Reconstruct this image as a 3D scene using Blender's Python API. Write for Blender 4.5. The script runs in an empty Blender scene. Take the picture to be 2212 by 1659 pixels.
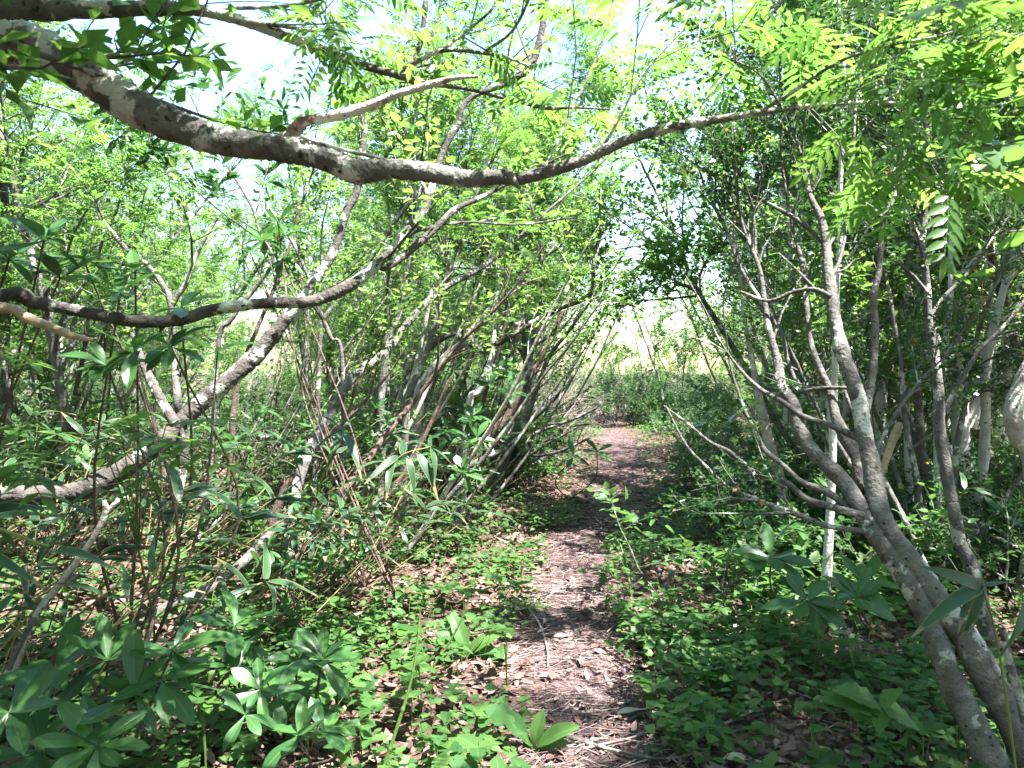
import bpy, math
import numpy as np
from math import radians, sin, cos, pi

# ------------------------------------------------------------------ camera, sky, sun, exposure
scene = bpy.context.scene
col = scene.collection
CAM = np.array([0.0, 0.0, 1.5]); PITCH = radians(1.04); FOC = 773.0
cam_d = bpy.data.cameras.new('camera'); cam = bpy.data.objects.new('camera', cam_d); col.objects.link(cam)
cam.location = CAM; cam.rotation_euler = (pi / 2 - PITCH, 0, 0)
cam_d.sensor_width = 36; cam_d.lens = 36 * FOC / 1024; cam_d.clip_start = 0.05; cam_d.clip_end = 2000
cam_d.dof.use_dof = True; cam_d.dof.focus_distance = 5.0; cam_d.dof.aperture_fstop = 8.0
scene.camera = cam

SUN_EL = radians(65); SUN_AZ = radians(128)          # azimuth from +Y towards +X : high, behind right
SUN = np.array([sin(SUN_AZ) * cos(SUN_EL), cos(SUN_AZ) * cos(SUN_EL), sin(SUN_EL)])
world = bpy.data.worlds.new("World"); scene.world = world; world.use_nodes = True
wn = world.node_tree; bg = wn.nodes['Background']
sky = wn.nodes.new('ShaderNodeTexSky'); sky.sky_type = 'NISHITA'; sky.sun_disc = False
sky.sun_elevation = SUN_EL; sky.sun_rotation = SUN_AZ; sky.air_density = 1.35; sky.dust_density = 0.4; sky.ozone_density = 2.0
wn.links.new(sky.outputs[0], bg.inputs[0]); bg.inputs[1].default_value = 0.09
sun_d = bpy.data.lights.new('sun', 'SUN'); sun_d.energy = 5.0; sun_d.angle = radians(0.5); sun_d.color = (1.0, 0.97, 0.95)
sun = bpy.data.objects.new('sun', sun_d); col.objects.link(sun)
sun.rotation_euler = (pi / 2 - SUN_EL, 0, pi - SUN_AZ)
vs = scene.view_settings; vs.view_transform = 'Standard'; vs.look = 'None'; vs.gamma = 1; vs.use_curve_mapping = False
vs.exposure = 2.75
cy = scene.cycles; cy.max_bounces = 8; cy.diffuse_bounces = 5; cy.glossy_bounces = 2; cy.transmission_bounces = 5
cy.caustics_reflective = False; cy.caustics_refractive = False
R = np.random.default_rng(7)

# ------------------------------------------------------------------ placing helpers (points read off the picture, each at its own distance)
K = 1024 / 2212.0
def at(x, y, d):
    u = (x * K - 512) / FOC; v = (384 - y * K) / FOC
    f = np.array([0, cos(PITCH), -sin(PITCH)]); up = np.array([0, sin(PITCH), cos(PITCH)])
    return CAM + d * (f + u * np.array([1, 0, 0]) + v * up)
def rad_of(w, d): return w * K / FOC * d / 2
def sm(a, b, x):
    t = np.clip((x - a) / (b - a), 0, 1); return t * t * (3 - 2 * t)
def height(x, y):
    x = np.asarray(x, float); y = np.asarray(y, float)
    h = 0.03 * np.sin(x * 1.7 + 0.6) * np.cos(y * 1.3) + 0.02 * np.sin(x * 3.9 - y * 2.7) + 0.012 * np.sin(x * 9 + y * 7)
    h = h + 0.22 * sm(8, 15, y) - 1.6 * sm(20, 40, y)
    cx = path_x(y)
    h = h - 0.05 * np.exp(-((x - cx) / 0.45) ** 2) * sm(40, 20, y)
    h = h + 0.28 * sm(1.2, 4.5, cx - x) * sm(2, 5, y) * sm(90, 30, y) + 0.12 * sm(1.5, 5, x - cx)
    return h
PY = np.array([-20, 0, 3, 4.1, 5.2, 6.3, 8.3, 10, 12.5, 14.5, 16, 17.5, 19, 24, 30, 60])
PX = np.array([0.1, 0.15, 0.30, 0.34, 0.45, 0.60, 1.15, 1.40, 1.80, 2.10, 2.15, 1.9, 1.3, -2.5, -8.0, -30])
def path_x(y): return np.interp(y, PY, PX)
def ground(x, y):
    o = CAM; d = at(x, y, 1.0) - o
    ts = np.linspace(1.2, 40, 4000); P = o + ts[:, None] * d
    hit = np.where(P[:, 2] < height(P[:, 0], P[:, 1]))[0]
    p = P[hit[0]] if len(hit) else P[-1]
    return np.array([p[0], p[1], float(height(p[0], p[1]))])
def gz(x, y): return float(height(x, y))

# openings cut through the crowns to put sun patches on the trail: centre x, y, half sizes
def sunspot(px, py, rx, ry):
    g = ground(px, py); return (g[0], g[1], rx, ry)
SPOTS = [sunspot(1290, 1420, .2, .3), sunspot(1250, 1290, .2, .14), sunspot(1245, 1225, .17, .12), sunspot(1265, 1160, .22, .3), sunspot(1060, 1290, .16, .18),
         sunspot(1345, 1003, .6, .6), sunspot(1340, 955, .8, 1.0), sunspot(1250, 1645, .22, .1), sunspot(1075, 1640, .12, .1), sunspot(700, 1425, .16, .09), sunspot(960, 1180, .2, .16), sunspot(1830, 1290, .22, .2)]
# gaps cut through the crowns to put sun on limbs, trunks and leaves: a point in the beam, beam radius
BEAMS = [(at(x, y, d), q) for x, y, d, q in [(60, 90, 2.05, .05), (230, 190, 2.04, .06), (300, 240, 2.03, .05), (430, 285, 2.01, .07), (500, 305, 2.0, .05), (575, 315, 1.98, .06), (650, 325, 1.97, .04), (720, 340, 1.96, .07), (800, 370, 1.95, .06), (900, 370, 1.93, .1), (990, 385, 1.92, .05), (1080, 385, 1.9, .08), (700, 250, 1.98, .08), (800, 228, 1.97, .07), (900, 190, 1.96, .06),
                                               (130, 660, 3.1, .1), (330, 690, 3.2, .08), (560, 655, 3.3, .07), (720, 630, 3.4, .08),
                                               (1700, 120, 1.7, .42), (1950, 90, 1.6, .42), (1450, 120, 1.85, .38), (2150, 250, 1.7, .35), (1250, 100, 2.0, .35), (2150, 420, 1.8, .3), (1860, 950, 3.4, .1), (1880, 1130, 3.1, .12), (2090, 800, 6.5, .3), (2120, 1000, 6.5, .25), (928, 659, 7.5, .2), (908, 750, 7.5, .15), (1060, 780, 8, .22), (1030, 850, 8, .18), (1171, 761, 9.5, .2), (1070, 930, 9.5, .25), (963, 772, 8.5, .2), (1040, 990, 8.6, .2), (830, 780, 6.5, .14), (500, 815, 4.2, .1), (570, 745, 4.3, .1), (700, 1100, 5, .14), (640, 1200, 5, .12), (2090, 640, 6.5, .3), (1925, 780, 7, .3), (1650, 900, 6.5, .25), (1710, 640, 8.5, .3), (2025, 800, 4.2, .1), (1900, 700, 7, .25), (1800, 700, 3.6, .1), (1790, 1010, 3.2, .1)]]
def in_light(P):
    g = P[:, :2] - SUN[:2] / SUN[2] * P[:, 2:3]
    m = np.zeros(len(P), bool)
    for x, y, a, b in SPOTS: m |= ((g[:, 0] - x) / (a + .07)) ** 2 + ((g[:, 1] - y) / (b + .07)) ** 2 < 1
    m |= (g[:, 1] > 14) & (np.abs(g[:, 0] - 2.4) < 2.4) & (g[:, 1] < 22)
    for c, q in BEAMS:
        w = P - c; k = w @ SUN; m |= (k > .3) & (np.linalg.norm(w - k[:, None] * SUN, axis=1) < q)
    m |= (np.abs(g[:, 1] - 11) < 1.6) & (np.abs(g[:, 0] - .75) < .8)
    return m

# ------------------------------------------------------------------ mesh helpers
def norm(v): return v / (np.linalg.norm(v, axis=-1, keepdims=True) + 1e-9)
class Acc:
    def __init__(s): s.v = []; s.f = []; s.t = []; s.e = []; s.n = 0
    def add(s, v, f, t, e):
        s.v.append(v.astype(np.float32)); s.f.append((f + s.n).astype(np.int32)); s.t.append(t.astype(np.float32)); s.e.append(e.astype(np.float32)); s.n += len(v)
    def tube(s, pts, rad, sides=8, rough=0.0, rng=R, tint=None):
        pts = np.asarray(pts, float); rad = np.asarray(rad, float); n = len(pts)
        T = norm(np.gradient(pts, axis=0))
        ref = np.array([0.31, 0.2, 0.93]) if abs(T[0] @ np.array([0.31, 0.2, 0.93])) < .9 else np.array([1., 0, 0])
        X = np.zeros((n, 3)); x = norm(np.cross(T[0], ref))
        for i in range(n):
            x = norm(x - T[i] * (x @ T[i])); X[i] = x
        Y = np.cross(T, X); a = np.arange(sides) * 2 * pi / sides
        rr = rad[:, None] * (1 + (rng.normal(0, rough, (n, sides)) if rough else 0))
        v = pts[:, None] + rr[..., None] * (np.cos(a)[None, :, None] * X[:, None] + np.sin(a)[None, :, None] * Y[:, None])
        i = np.arange(n - 1)[:, None] * sides; j = np.arange(sides)[None]; k = (j + 1) % sides
        f = np.stack([i + j, i + k, i + sides + k, i + sides + j], -1).reshape(-1, 4)
        tt = np.full(len(f), rng.random() if tint is None else tint)
        s.add(v.reshape(-1, 3), f, tt, np.zeros(len(f)))
    def leaves(s, tmpls, P, D, N, S, rng=R, tint=None):
        P = np.asarray(P, float); n = len(P)
        if n == 0: return
        D = norm(np.asarray(D, float)); X = norm(np.cross(D, np.asarray(N, float))); Z = np.cross(X, D)
        S = np.broadcast_to(np.asarray(S, float), (n,)); tn = rng.random(n) if tint is None else np.broadcast_to(tint, (n,))
        pick = rng.integers(0, len(tmpls), n)
        for q, (tv, tf, te) in enumerate(tmpls):
            m = pick == q; c = int(m.sum())
            if not c: continue
            v = P[m][:, None] + S[m][:, None, None] * (tv[None, :, 0:1] * X[m][:, None] + tv[None, :, 1:2] * D[m][:, None] + tv[None, :, 2:3] * Z[m][:, None])
            f = (tf[None] + (np.arange(c) * len(tv))[:, None, None]).reshape(-1, 4)
            s.add(v.reshape(-1, 3), f, np.repeat(tn[m], len(tf)), np.tile(te, c))
    def build(s, name, mat, parent=None, smooth=True):
        me = bpy.data.meshes.new(name)
        v = np.concatenate(s.v); f = np.concatenate(s.f); t = np.concatenate(s.t); e = np.concatenate(s.e)
        me.vertices.add(len(v)); me.vertices.foreach_set('co', v.ravel())
        me.loops.add(f.size); me.loops.foreach_set('vertex_index', f.ravel())
        me.polygons.add(len(f)); me.polygons.foreach_set('loop_start', np.arange(len(f), dtype=np.int32) * 4)
        if smooth: me.polygons.foreach_set('use_smooth', np.ones(len(f), bool))
        a = me.attributes.new('tint', 'FLOAT', 'FACE'); a.data.foreach_set('value', t)
        a = me.attributes.new('edge', 'FLOAT', 'FACE'); a.data.foreach_set('value', e)
        me.update(calc_edges=True); me.materials.append(mat)
        o = bpy.data.objects.new(name, me); col.objects.link(o)
        if parent is not None: o.parent = parent
        return o
def local(acc, loc):                                   # shift a mesh into its thing's own frame
    acc.v = [v - np.asarray(loc, np.float32) for v in acc.v]; return acc
def thing(name, label, cat, loc=(0, 0, 0), group=None):
    o = bpy.data.objects.new(name, None); col.objects.link(o); o.empty_display_size = .1
    o.location = loc; o['label'] = label; o['category'] = cat
    if group: o['group'] = group
    return o
def tag(o, label=None, cat=None, group=None, kind=None):
    for k, v in (('label', label), ('category', cat), ('group', group), ('kind', kind)):
        if v: o[k] = v
    return o
def dup(root, loc, rz=0, sc=1, label=None, tilt=(0, 0), group=None):
    r = root.copy(); col.objects.link(r); r.location = loc; r.rotation_euler = (tilt[0], tilt[1], rz); r.scale = (sc, sc, sc)
    if label: r['label'] = label
    if group: r['group'] = group
    for ch in root.children:
        c = ch.copy(); col.objects.link(c); c.parent = r
    return r
def move(root, loc, rz, sc, label=None, tilt=(0, 0), group=None):
    root.location = loc; root.rotation_euler = (tilt[0], tilt[1], rz); root.scale = (sc, sc, sc)
    if label: root['label'] = label
    if group: root['group'] = group
    return root
class Kind:                                            # the first placing uses the thing itself, later ones copy it
    def __init__(s, roots): s.roots = roots; s.used = set()
    def put(s, i, loc, rz=0, sc=1, label=None, tilt=(0, 0), group=None):
        r = s.roots[i % len(s.roots)]
        if i % len(s.roots) not in s.used:
            s.used.add(i % len(s.roots)); return move(r, loc, rz, sc, label, tilt, group)
        return dup(r, loc, rz, sc, label, tilt, group)
    def any(s, *a, **k): return s.put(int(R.integers(0, len(s.roots))), *a, **k)

# ------------------------------------------------------------------ leaf shapes (unit length along +Y)
def blade(rows, prof, fold=.2, curl=-.15, cols=2, edge=False, wave=0.0, tip=None, mid=False):
    y = np.linspace(0, 1, rows + 1); w = np.array([max(prof(t), .012) for t in y])
    us = np.linspace(-1, 1, cols + 1); V = []
    if edge: us = np.array([-1, -.88, 0, .88, 1.]); cols = 4
    if mid: us = np.array([-1, -.5, -.055, .055, .5, 1.]); cols = 5
    for k in range(rows + 1):
        for u in us:
            z = curl * y[k] ** 2 + fold * abs(u) * w[k] + wave * sin(9 * y[k] + 2 * u) * abs(u)
            V.append((u * w[k], y[k] - (0.05 if abs(u) > .9 else 0) * (prof(y[k]) > .3), z))
    F = []; E = []
    for k in range(rows):
        for c in range(cols):
            a = k * (cols + 1) + c; F.append((a, a + 1, a + cols + 2, a + cols + 1))
            E.append(.75 if mid and c == 2 else 1.0 if edge and (c in (0, 3) or (tip and k >= rows - tip)) else 0.0)
    return np.array(V), np.array(F), np.array(E)
def P_oval(W): return lambda y: W * sin(pi * min(1, y ** .85)) ** .9
def P_obl(W): return lambda y: W * (sin(pi * y ** 1.45) ** .75 if 0 < y < 1 else 0)
def P_lan(W): return lambda y: W * (sin(pi * y ** .62) ** .85 if 0 < y < 1 else 0)
def P_heart(W): return lambda y: W * (min(1, (y * 6) ** .5) * (1 - y ** 1.8))
def P_tooth(W, n): return lambda y: W * sin(pi * min(1, y ** .75)) ** .8 * (1 + .16 * (-1) ** int(round(y * n)))
def P_lobe(W): return lambda y: W * (sin(pi * y ** .7) ** .6 if 0 < y < 1 else 0) * (.62 + .42 * abs(sin(y * 8.5)))
def diamond(W, fold=.25, pos=.45, curl=-.08):
    return np.array([(0, 0, 0), (-W, pos, fold * W), (0, 1, curl), (W, pos, fold * W)]), np.array([(0, 3, 2, 1)]), np.array([0.])
def pinnate(pairs, hi, droop=-.2, rot=0.0):
    lt = blade(3, P_lan(.17), .2, -.12) if hi else diamond(.17)
    V = []; F = []; n = 0
    def put(p, a, L, dz):
        nonlocal n
        d = np.array([sin(a), cos(a), dz]); d /= np.linalg.norm(d); x = np.cross(d, (0, 0, 1.)); x /= np.linalg.norm(x); z = np.cross(x, d)
        v = np.array(p) + L * (lt[0][:, :1] * x + lt[0][:, 1:2] * d + lt[0][:, 2:] * z)
        V.append(v); F.append(lt[1] + n); n += len(v)
    ys = np.linspace(.28, .9, pairs)
    for i, y in enumerate(ys):
        L = .30 * (1 - .45 * abs(i / (pairs - 1) - .45)); z = droop * y * y
        for sgn in (-1, 1): put((0, y - .02 * sgn, z), sgn * (1.15 - .25 * y + rot), L, -.22)
    put((0, .93, droop * .86), 0, .26, -.3)
    for (a, b) in ((0, .5), (.5, .95)):
        v = np.array([(-.006, a, droop * a * a), (.006, a, droop * a * a), (.005, b, droop * b * b), (-.005, b, droop * b * b)])
        V.append(v); F.append(np.array([(0, 1, 2, 3)]) + n); n += 4
    F = np.concatenate(F); return np.concatenate(V), F, np.zeros(len(F))
LEAF = dict(
    oval=[blade(3, P_oval(.27), .25, c) for c in (-.05, -.18, -.3)],
    oval_hi=[blade(6, P_tooth(.33, 6), .18, c, mid=True) for c in (-.05, -.15, -.25)],
    far=[diamond(.27, .3), diamond(.3, -.15), diamond(.24, .5)],
    holly=[diamond(.25, .45), diamond(.28, .25, .5), diamond(.24, .6, .5, .05)],
    pinnate=[pinnate(6, True, -.2), pinnate(5, True, -.35, .1), pinnate(6, True, -.05, -.1)],
    pinnate_far=[pinnate(5, False, -.2), pinnate(5, False, -.35, .1), pinnate(6, False, -.05)],
    rhodo=[blade(8, P_obl(w), f, c, mid=True, wave=.008) for w, f, c in ((.175, .15, .08), (.16, .3, -.12), (.19, .05, -.25), (.15, .4, -.35))],
    sasa=[blade(8, P_lan(.088), .2, c, 4, True, .012, t) for c, t in ((-.25, 0), (-.45, 1), (-.6, 0), (-.35, 2))],
    heart=[blade(9, P_heart(.42), .15, c, wave=.015, mid=True) for c in (-.05, -.15, -.25)],
    tooth=[blade(9, P_tooth(.34, 9), .2, c, mid=True) for c in (-.05, -.2)],
    lobe=[blade(12, P_lobe(.48), .12, c) for c in (-.05, -.2)],
    hosta=[blade(9, P_obl(.2), .4, c, mid=True, wave=.02) for c in (-.2, -.45, -.6)],
    grass=[blade(5, P_lan(.018), .3, c) for c in (-.3, -.7, -1.0)],
    litter=[blade(4, P_oval(.26), f, c, 2, False, .03) for f, c in ((.6, .2), (-.4, -.25), (.2, .35), (-.7, .1))],
    dead=[blade(6, P_lan(.13), f, c, 2, False, .02) for f, c in ((.9, .15), (.5, -.2), (-.6, .15))],
)

# ------------------------------------------------------------------ materials
def nt(name):
    m = bpy.data.materials.new(name); m.use_nodes = True; t = m.node_tree
    for n in list(t.nodes): t.nodes.remove(n)
    return m, t, t.nodes.new('ShaderNodeOutputMaterial')
def mixc(t, fac, a, b):
    n = t.nodes.new('ShaderNodeMix'); n.data_type = 'RGBA'
    for s, v in ((0, fac), (6, a), (7, b)):
        if hasattr(v, 'is_linked') or isinstance(v, bpy.types.NodeSocket): t.links.new(v, n.inputs[s])
        else: n.inputs[s].default_value = v if s == 0 else (*v, 1)
    return n.outputs[2]
def leaf_mat(name, a, b, tr_a, tr_b, tfac=.4, rough=.42, spec=.4, edge=(.45, .40, .22), old=None, oldf=.03, wear=None):
    m, t, out = nt(name)
    at_ = t.nodes.new('ShaderNodeAttribute'); at_.attribute_name = 'tint'
    ed = t.nodes.new('ShaderNodeAttribute'); ed.attribute_name = 'edge'
    c = mixc(t, at_.outputs['Fac'], a, b); c = mixc(t, ed.outputs['Fac'], c, edge)
    tc = mixc(t, at_.outputs['Fac'], tr_a, tr_b); tc = mixc(t, ed.outputs['Fac'], tc, edge)
    if old:
        gt = t.nodes.new('ShaderNodeMath'); gt.operation = 'LESS_THAN'; t.links.new(at_.outputs['Fac'], gt.inputs[0]); gt.inputs[1].default_value = oldf
        c = mixc(t, gt.outputs[0], c, old); tc = mixc(t, gt.outputs[0], tc, old)
    if wear:                                            # brown spots and nibbled, dusty patches of the leaf itself
        tx = t.nodes.new('ShaderNodeTexCoord'); no = t.nodes.new('ShaderNodeTexNoise'); no.inputs['Scale'].default_value = 45; no.inputs['Detail'].default_value = 3
        t.links.new(tx.outputs['Object'], no.inputs['Vector']); mr = t.nodes.new('ShaderNodeMapRange'); mr.inputs[1].default_value = wear; mr.inputs[2].default_value = wear + .03
        t.links.new(no.outputs[0], mr.inputs[0]); c = mixc(t, mr.outputs[0], c, (.10, .07, .03)); tc = mixc(t, mr.outputs[0], tc, (.10, .07, .03))
    p = t.nodes.new('ShaderNodeBsdfPrincipled'); t.links.new(c, p.inputs['Base Color']); p.inputs['Roughness'].default_value = rough
    p.inputs['Specular IOR Level'].default_value = spec
    tl = t.nodes.new('ShaderNodeBsdfTranslucent'); t.links.new(tc, tl.inputs['Color'])
    mx = t.nodes.new('ShaderNodeMixShader'); mx.inputs[0].default_value = tfac
    t.links.new(p.outputs[0], mx.inputs[1]); t.links.new(tl.outputs[0], mx.inputs[2]); t.links.new(mx.outputs[0], out.inputs[0])
    return m
def bark_mat(name, a, b, lichen, lam=.55, scale=14, dark=(.03, .025, .02), darkth=.63, band=0.0):
    m, t, out = nt(name); tex = t.nodes.new('ShaderNodeTexCoord')
    def noise(s, det=5, rough=.6):
        n = t.nodes.new('ShaderNodeTexNoise'); n.inputs['Scale'].default_value = s; n.inputs['Detail'].default_value = det; n.inputs['Roughness'].default_value = rough
        t.links.new(tex.outputs['Object'], n.inputs['Vector']); return n.outputs[0]
    def ramp(v, lo, hi):
        r = t.nodes.new('ShaderNodeMapRange'); r.inputs[1].default_value = lo; r.inputs[2].default_value = hi; t.links.new(v, r.inputs[0]); return r.outputs[0]
    n1 = noise(scale); n2 = noise(scale * .45); n3 = noise(scale * 2.6); n4 = noise(scale * 5, 3)
    c = mixc(t, ramp(n1, .35, .65), a, b)
    c = mixc(t, ramp(n2, lam, lam + .025), c, lichen)
    c = mixc(t, ramp(n3, darkth, darkth + .05), c, dark)
    vo = t.nodes.new('ShaderNodeTexVoronoi'); vo.inputs['Scale'].default_value = scale * 1.6; t.links.new(tex.outputs['Object'], vo.inputs['Vector'])
    c = mixc(t, ramp(vo.outputs['Distance'], .16, .08), c, dark)
    p = t.nodes.new('ShaderNodeBsdfPrincipled'); t.links.new(c, p.inputs['Base Color']); p.inputs['Roughness'].default_value = .85; p.inputs['Specular IOR Level'].default_value = .2
    bp = t.nodes.new('ShaderNodeBump'); bp.inputs['Strength'].default_value = .9; bp.inputs['Distance'].default_value = .012
    ad = t.nodes.new('ShaderNodeMath'); t.links.new(n1, ad.inputs[0]); t.links.new(n4, ad.inputs[1]); t.links.new(ad.outputs[0], bp.inputs['Height'])
    t.links.new(bp.outputs[0], p.inputs['Normal']); t.links.new(p.outputs[0], out.inputs[0]); return m
def soil_mat(name, cols, scale):
    m, t, out = nt(name); tex = t.nodes.new('ShaderNodeTexCoord')
    def noise(s, det=6):
        n = t.nodes.new('ShaderNodeTexNoise'); n.inputs['Scale'].default_value = s; n.inputs['Detail'].default_value = det; n.inputs['Roughness'].default_value = .7
        t.links.new(tex.outputs['Object'], n.inputs['Vector']); return n.outputs[0]
    def ramp(v, lo, hi):
        r = t.nodes.new('ShaderNodeMapRange'); r.inputs[1].default_value = lo; r.inputs[2].default_value = hi; t.links.new(v, r.inputs[0]); return r.outputs[0]
    vo = t.nodes.new('ShaderNodeTexVoronoi'); vo.inputs['Scale'].default_value = scale * 2.2; t.links.new(tex.outputs['Object'], vo.inputs['Vector'])
    sp = t.nodes.new('ShaderNodeSeparateColor'); t.links.new(vo.outputs['Color'], sp.inputs[0])
    n1 = noise(scale); n2 = noise(scale * .12)
    c = mixc(t, ramp(n1, .35, .65), cols[0], cols[1]); c = mixc(t, ramp(sp.outputs[0], .55, .9), c, cols[2]); c = mixc(t, ramp(n2, .5, .7), c, cols[3])
    p = t.nodes.new('ShaderNodeBsdfPrincipled'); t.links.new(c, p.inputs['Base Color']); p.inputs['Roughness'].default_value = .9; p.inputs['Specular IOR Level'].default_value = .15
    bp = t.nodes.new('ShaderNodeBump'); bp.inputs['Strength'].default_value = .9; bp.inputs['Distance'].default_value = .02
    ad = t.nodes.new('ShaderNodeMath'); t.links.new(n1, ad.inputs[0]); t.links.new(sp.outputs[1], ad.inputs[1]); t.links.new(ad.outputs[0], bp.inputs['Height'])
    t.links.new(bp.outputs[0], p.inputs['Normal']); t.links.new(p.outputs[0], out.inputs[0]); return m
def tint_mat(name, stops, rough=.8, tfac=0.0):
    m, t, out = nt(name); a = t.nodes.new('ShaderNodeAttribute'); a.attribute_name = 'tint'
    r = t.nodes.new('ShaderNodeValToRGB'); t.links.new(a.outputs['Fac'], r.inputs[0])
    e = r.color_ramp.elements
    for i, c in enumerate(stops):
        q = i / (len(stops) - 1)
        if i < 2: e[i].position = q; e[i].color = (*c, 1)
        else: n = e.new(q); n.color = (*c, 1)
    ps = [i / (len(stops) - 1) for i in range(len(stops))]
    for i, c in enumerate(stops): e[i].position = ps[i]; e[i].color = (*c, 1)
    p = t.nodes.new('ShaderNodeBsdfPrincipled'); t.links.new(r.outputs[0], p.inputs['Base Color']); p.inputs['Roughness'].default_value = rough; p.inputs['Specular IOR Level'].default_value = .25
    t.links.new(p.outputs[0], out.inputs[0]); return m

M = dict(
    rowan=leaf_mat('rowan_leaf', (.034, .092, .022), (.062, .14, .03), (.14, .33, .05), (.27, .45, .075), .5),
    canopy=leaf_mat('canopy_leaf', (.034, .09, .021), (.075, .145, .032), (.14, .32, .05), (.29, .44, .08), .5),
    holly=leaf_mat('holly_leaf', (0.017, 0.056, 0.019), (0.038, 0.105, 0.019), (0.045, 0.150, 0.022), (0.120, 0.270, 0.038), .33, .3, .5, old=(.5, .26, .03), oldf=.012),
    rhodo=leaf_mat('rhododendron_leaf', (.028, .085, .026), (.055, .14, .034), (.06, .2, .034), (.13, .3, .055), .28, .34, .4, edge=(.11, .19, .06), wear=.66),
    sasa=leaf_mat('bamboo_leaf', (0.021, 0.059, 0.032), (0.035, 0.091, 0.035), (0.056, 0.140, 0.042), (0.091, 0.196, 0.049), .25, .42, .35, edge=(.2, .17, .08)),
    herb=leaf_mat('herb_leaf', (.036, .10, .028), (.078, .155, .036), (.10, .27, .04), (.2, .36, .06), .4, .5, .3, edge=(.10, .19, .06), wear=.68),
    shrub=leaf_mat('shrub_leaf', (0.025, 0.072, 0.022), (0.058, 0.130, 0.032), (0.072, 0.194, 0.040), (0.173, 0.302, 0.065), .42),
    bark=bark_mat('grey_bark', (.165, .155, .14), (.08, .074, .066), (.36, .36, .31), .57),
    pale=bark_mat('pale_bark', (.42, .38, .34), (.27, .24, .2), (.55, .55, .47), .58, 10, (.06, .05, .04), .66),
    rowanbark=bark_mat('blotched_bark', (.20, .19, .17), (.085, .078, .068), (.50, .50, .45), .52, 11, (.04, .035, .03), .62),
    brownbark=bark_mat('brown_bark', (.17, .115, .095), (.085, .06, .05), (.34, .27, .22), .62, 18),
    darkbark=bark_mat('lichen_bark', (.115, .10, .088), (.055, .05, .044), (.40, .44, .36), .545, 15),
    stub=bark_mat('stub_bark', (.3, .26, .235), (.2, .10, .075), (.5, .47, .43), .5, 11),
    white=bark_mat('white_bark', (.58, .56, .52), (.42, .40, .37), (.50, .54, .44), .6, 7, (.1, .09, .08), .68),
    deadwood=bark_mat('peeled_wood', (.5, .38, .25), (.36, .27, .19), (.56, .48, .38), .6, 12),
    cane=tint_mat('cane_stem', [(.22, .17, .07), (.16, .2, .05), (.30, .24, .12), (.12, .10, .06)], .5),
    stem=tint_mat('green_stem', [(.06, .12, .025), (.10, .16, .04), (.10, .08, .045)], .5),
    litter=tint_mat('dry_leaf', [(.055, .032, .027), (.15, .08, .066), (.24, .15, .125), (.10, .052, .043), (.34, .255, .22)], .75),
    paleleaf=tint_mat('bleached_leaf', [(.36, .30, .22), (.46, .42, .34), (.28, .2, .13)], .7),
    twig=tint_mat('dry_twig', [(.15, .098, .096), (.07, .047, .046), (.26, .18, .172), (.38, .295, .28)], .8),
    heap=tint_mat('pink_twig', [(.30, .21, .20), (.2, .14, .13), (.4, .31, .3)], .8),
    soil=soil_mat('forest_floor', [(.05, .032, .024), (.10, .065, .048), (.18, .12, .09), (.035, .024, .018)], 22),
    trail=soil_mat('trail_litter', [(.065, .042, .04), (.115, .074, .07), (.2, .14, .132), (.045, .03, .028)], 34),
)

# ------------------------------------------------------------------ growing helpers
def spline(ctrl, per=5):
    C = np.asarray(ctrl, float); n = len(C)
    if n < 3: return np.stack([C[0] + (C[-1] - C[0]) * t for t in np.linspace(0, 1, per + 1)])
    E = np.vstack([2 * C[0] - C[1], C, 2 * C[-1] - C[-2]]); out = []
    for i in range(n - 1):
        p0, p1, p2, p3 = E[i:i + 4]
        for t in np.linspace(0, 1, per, endpoint=False):
            out.append(.5 * ((2 * p1) + (p2 - p0) * t + (2 * p0 - 5 * p1 + 4 * p2 - p3) * t * t + (3 * p1 - p0 - 3 * p2 + p3) * t ** 3))
    out.append(C[-1]); return np.array(out)
def traced(rows, d0, d1=None, pre=None, post=None):
    """rows (x, y, width) read off the photo; depth runs d0 to d1; pre, post: extra world points (x, y, z, radius)"""
    d1 = d0 if d1 is None else d1; n = len(rows); c = []
    for i, (x, y, w) in enumerate(rows):
        d = d0 + (d1 - d0) * i / max(1, n - 1); c.append((*at(x, y, d), rad_of(w, d)))
    if pre: c = list(pre) + c
    if post: c = c + list(post)
    s = spline(c, 5); return s[:, :3], np.maximum(s[:, 3], .0015)
def to_ground(rows, d):
    x, y, z = at(rows[0][0], rows[0][1], d); r = rad_of(rows[0][2], d); x2, y2, z2 = at(rows[1][0], rows[1][1], d)
    dx = (x - x2); k = min(.5, z); 
    return [(x + dx * .4 - .05, y, min(gz(x, y), z - .05) - .08, r * 1.15)]
def onward(rows, d, L=1.5, lean=(0, 0, .5), n=3, rng=R):
    a = at(rows[-2][0], rows[-2][1], d); b = at(rows[-1][0], rows[-1][1], d); T = norm(b - a); r = rad_of(rows[-1][2], d); out = []
    p = b
    for i in range(n):
        T = norm(T + np.array(lean) * .35 + rng.normal(0, .13, 3)); p = p + T * L / n; out.append((*p, max(.004, r * (1 - (i + 1) / (n + .6)))))
    return out
def wander(p, d, L, m, rng, wig=.14, up=.04):
    P = [p]; d = norm(np.asarray(d, float))
    for i in range(m):
        d = norm(d + rng.normal(0, wig, 3) + np.array([0, 0, up])); P.append(P[-1] + d * L / m)
    return np.array(P)
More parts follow.
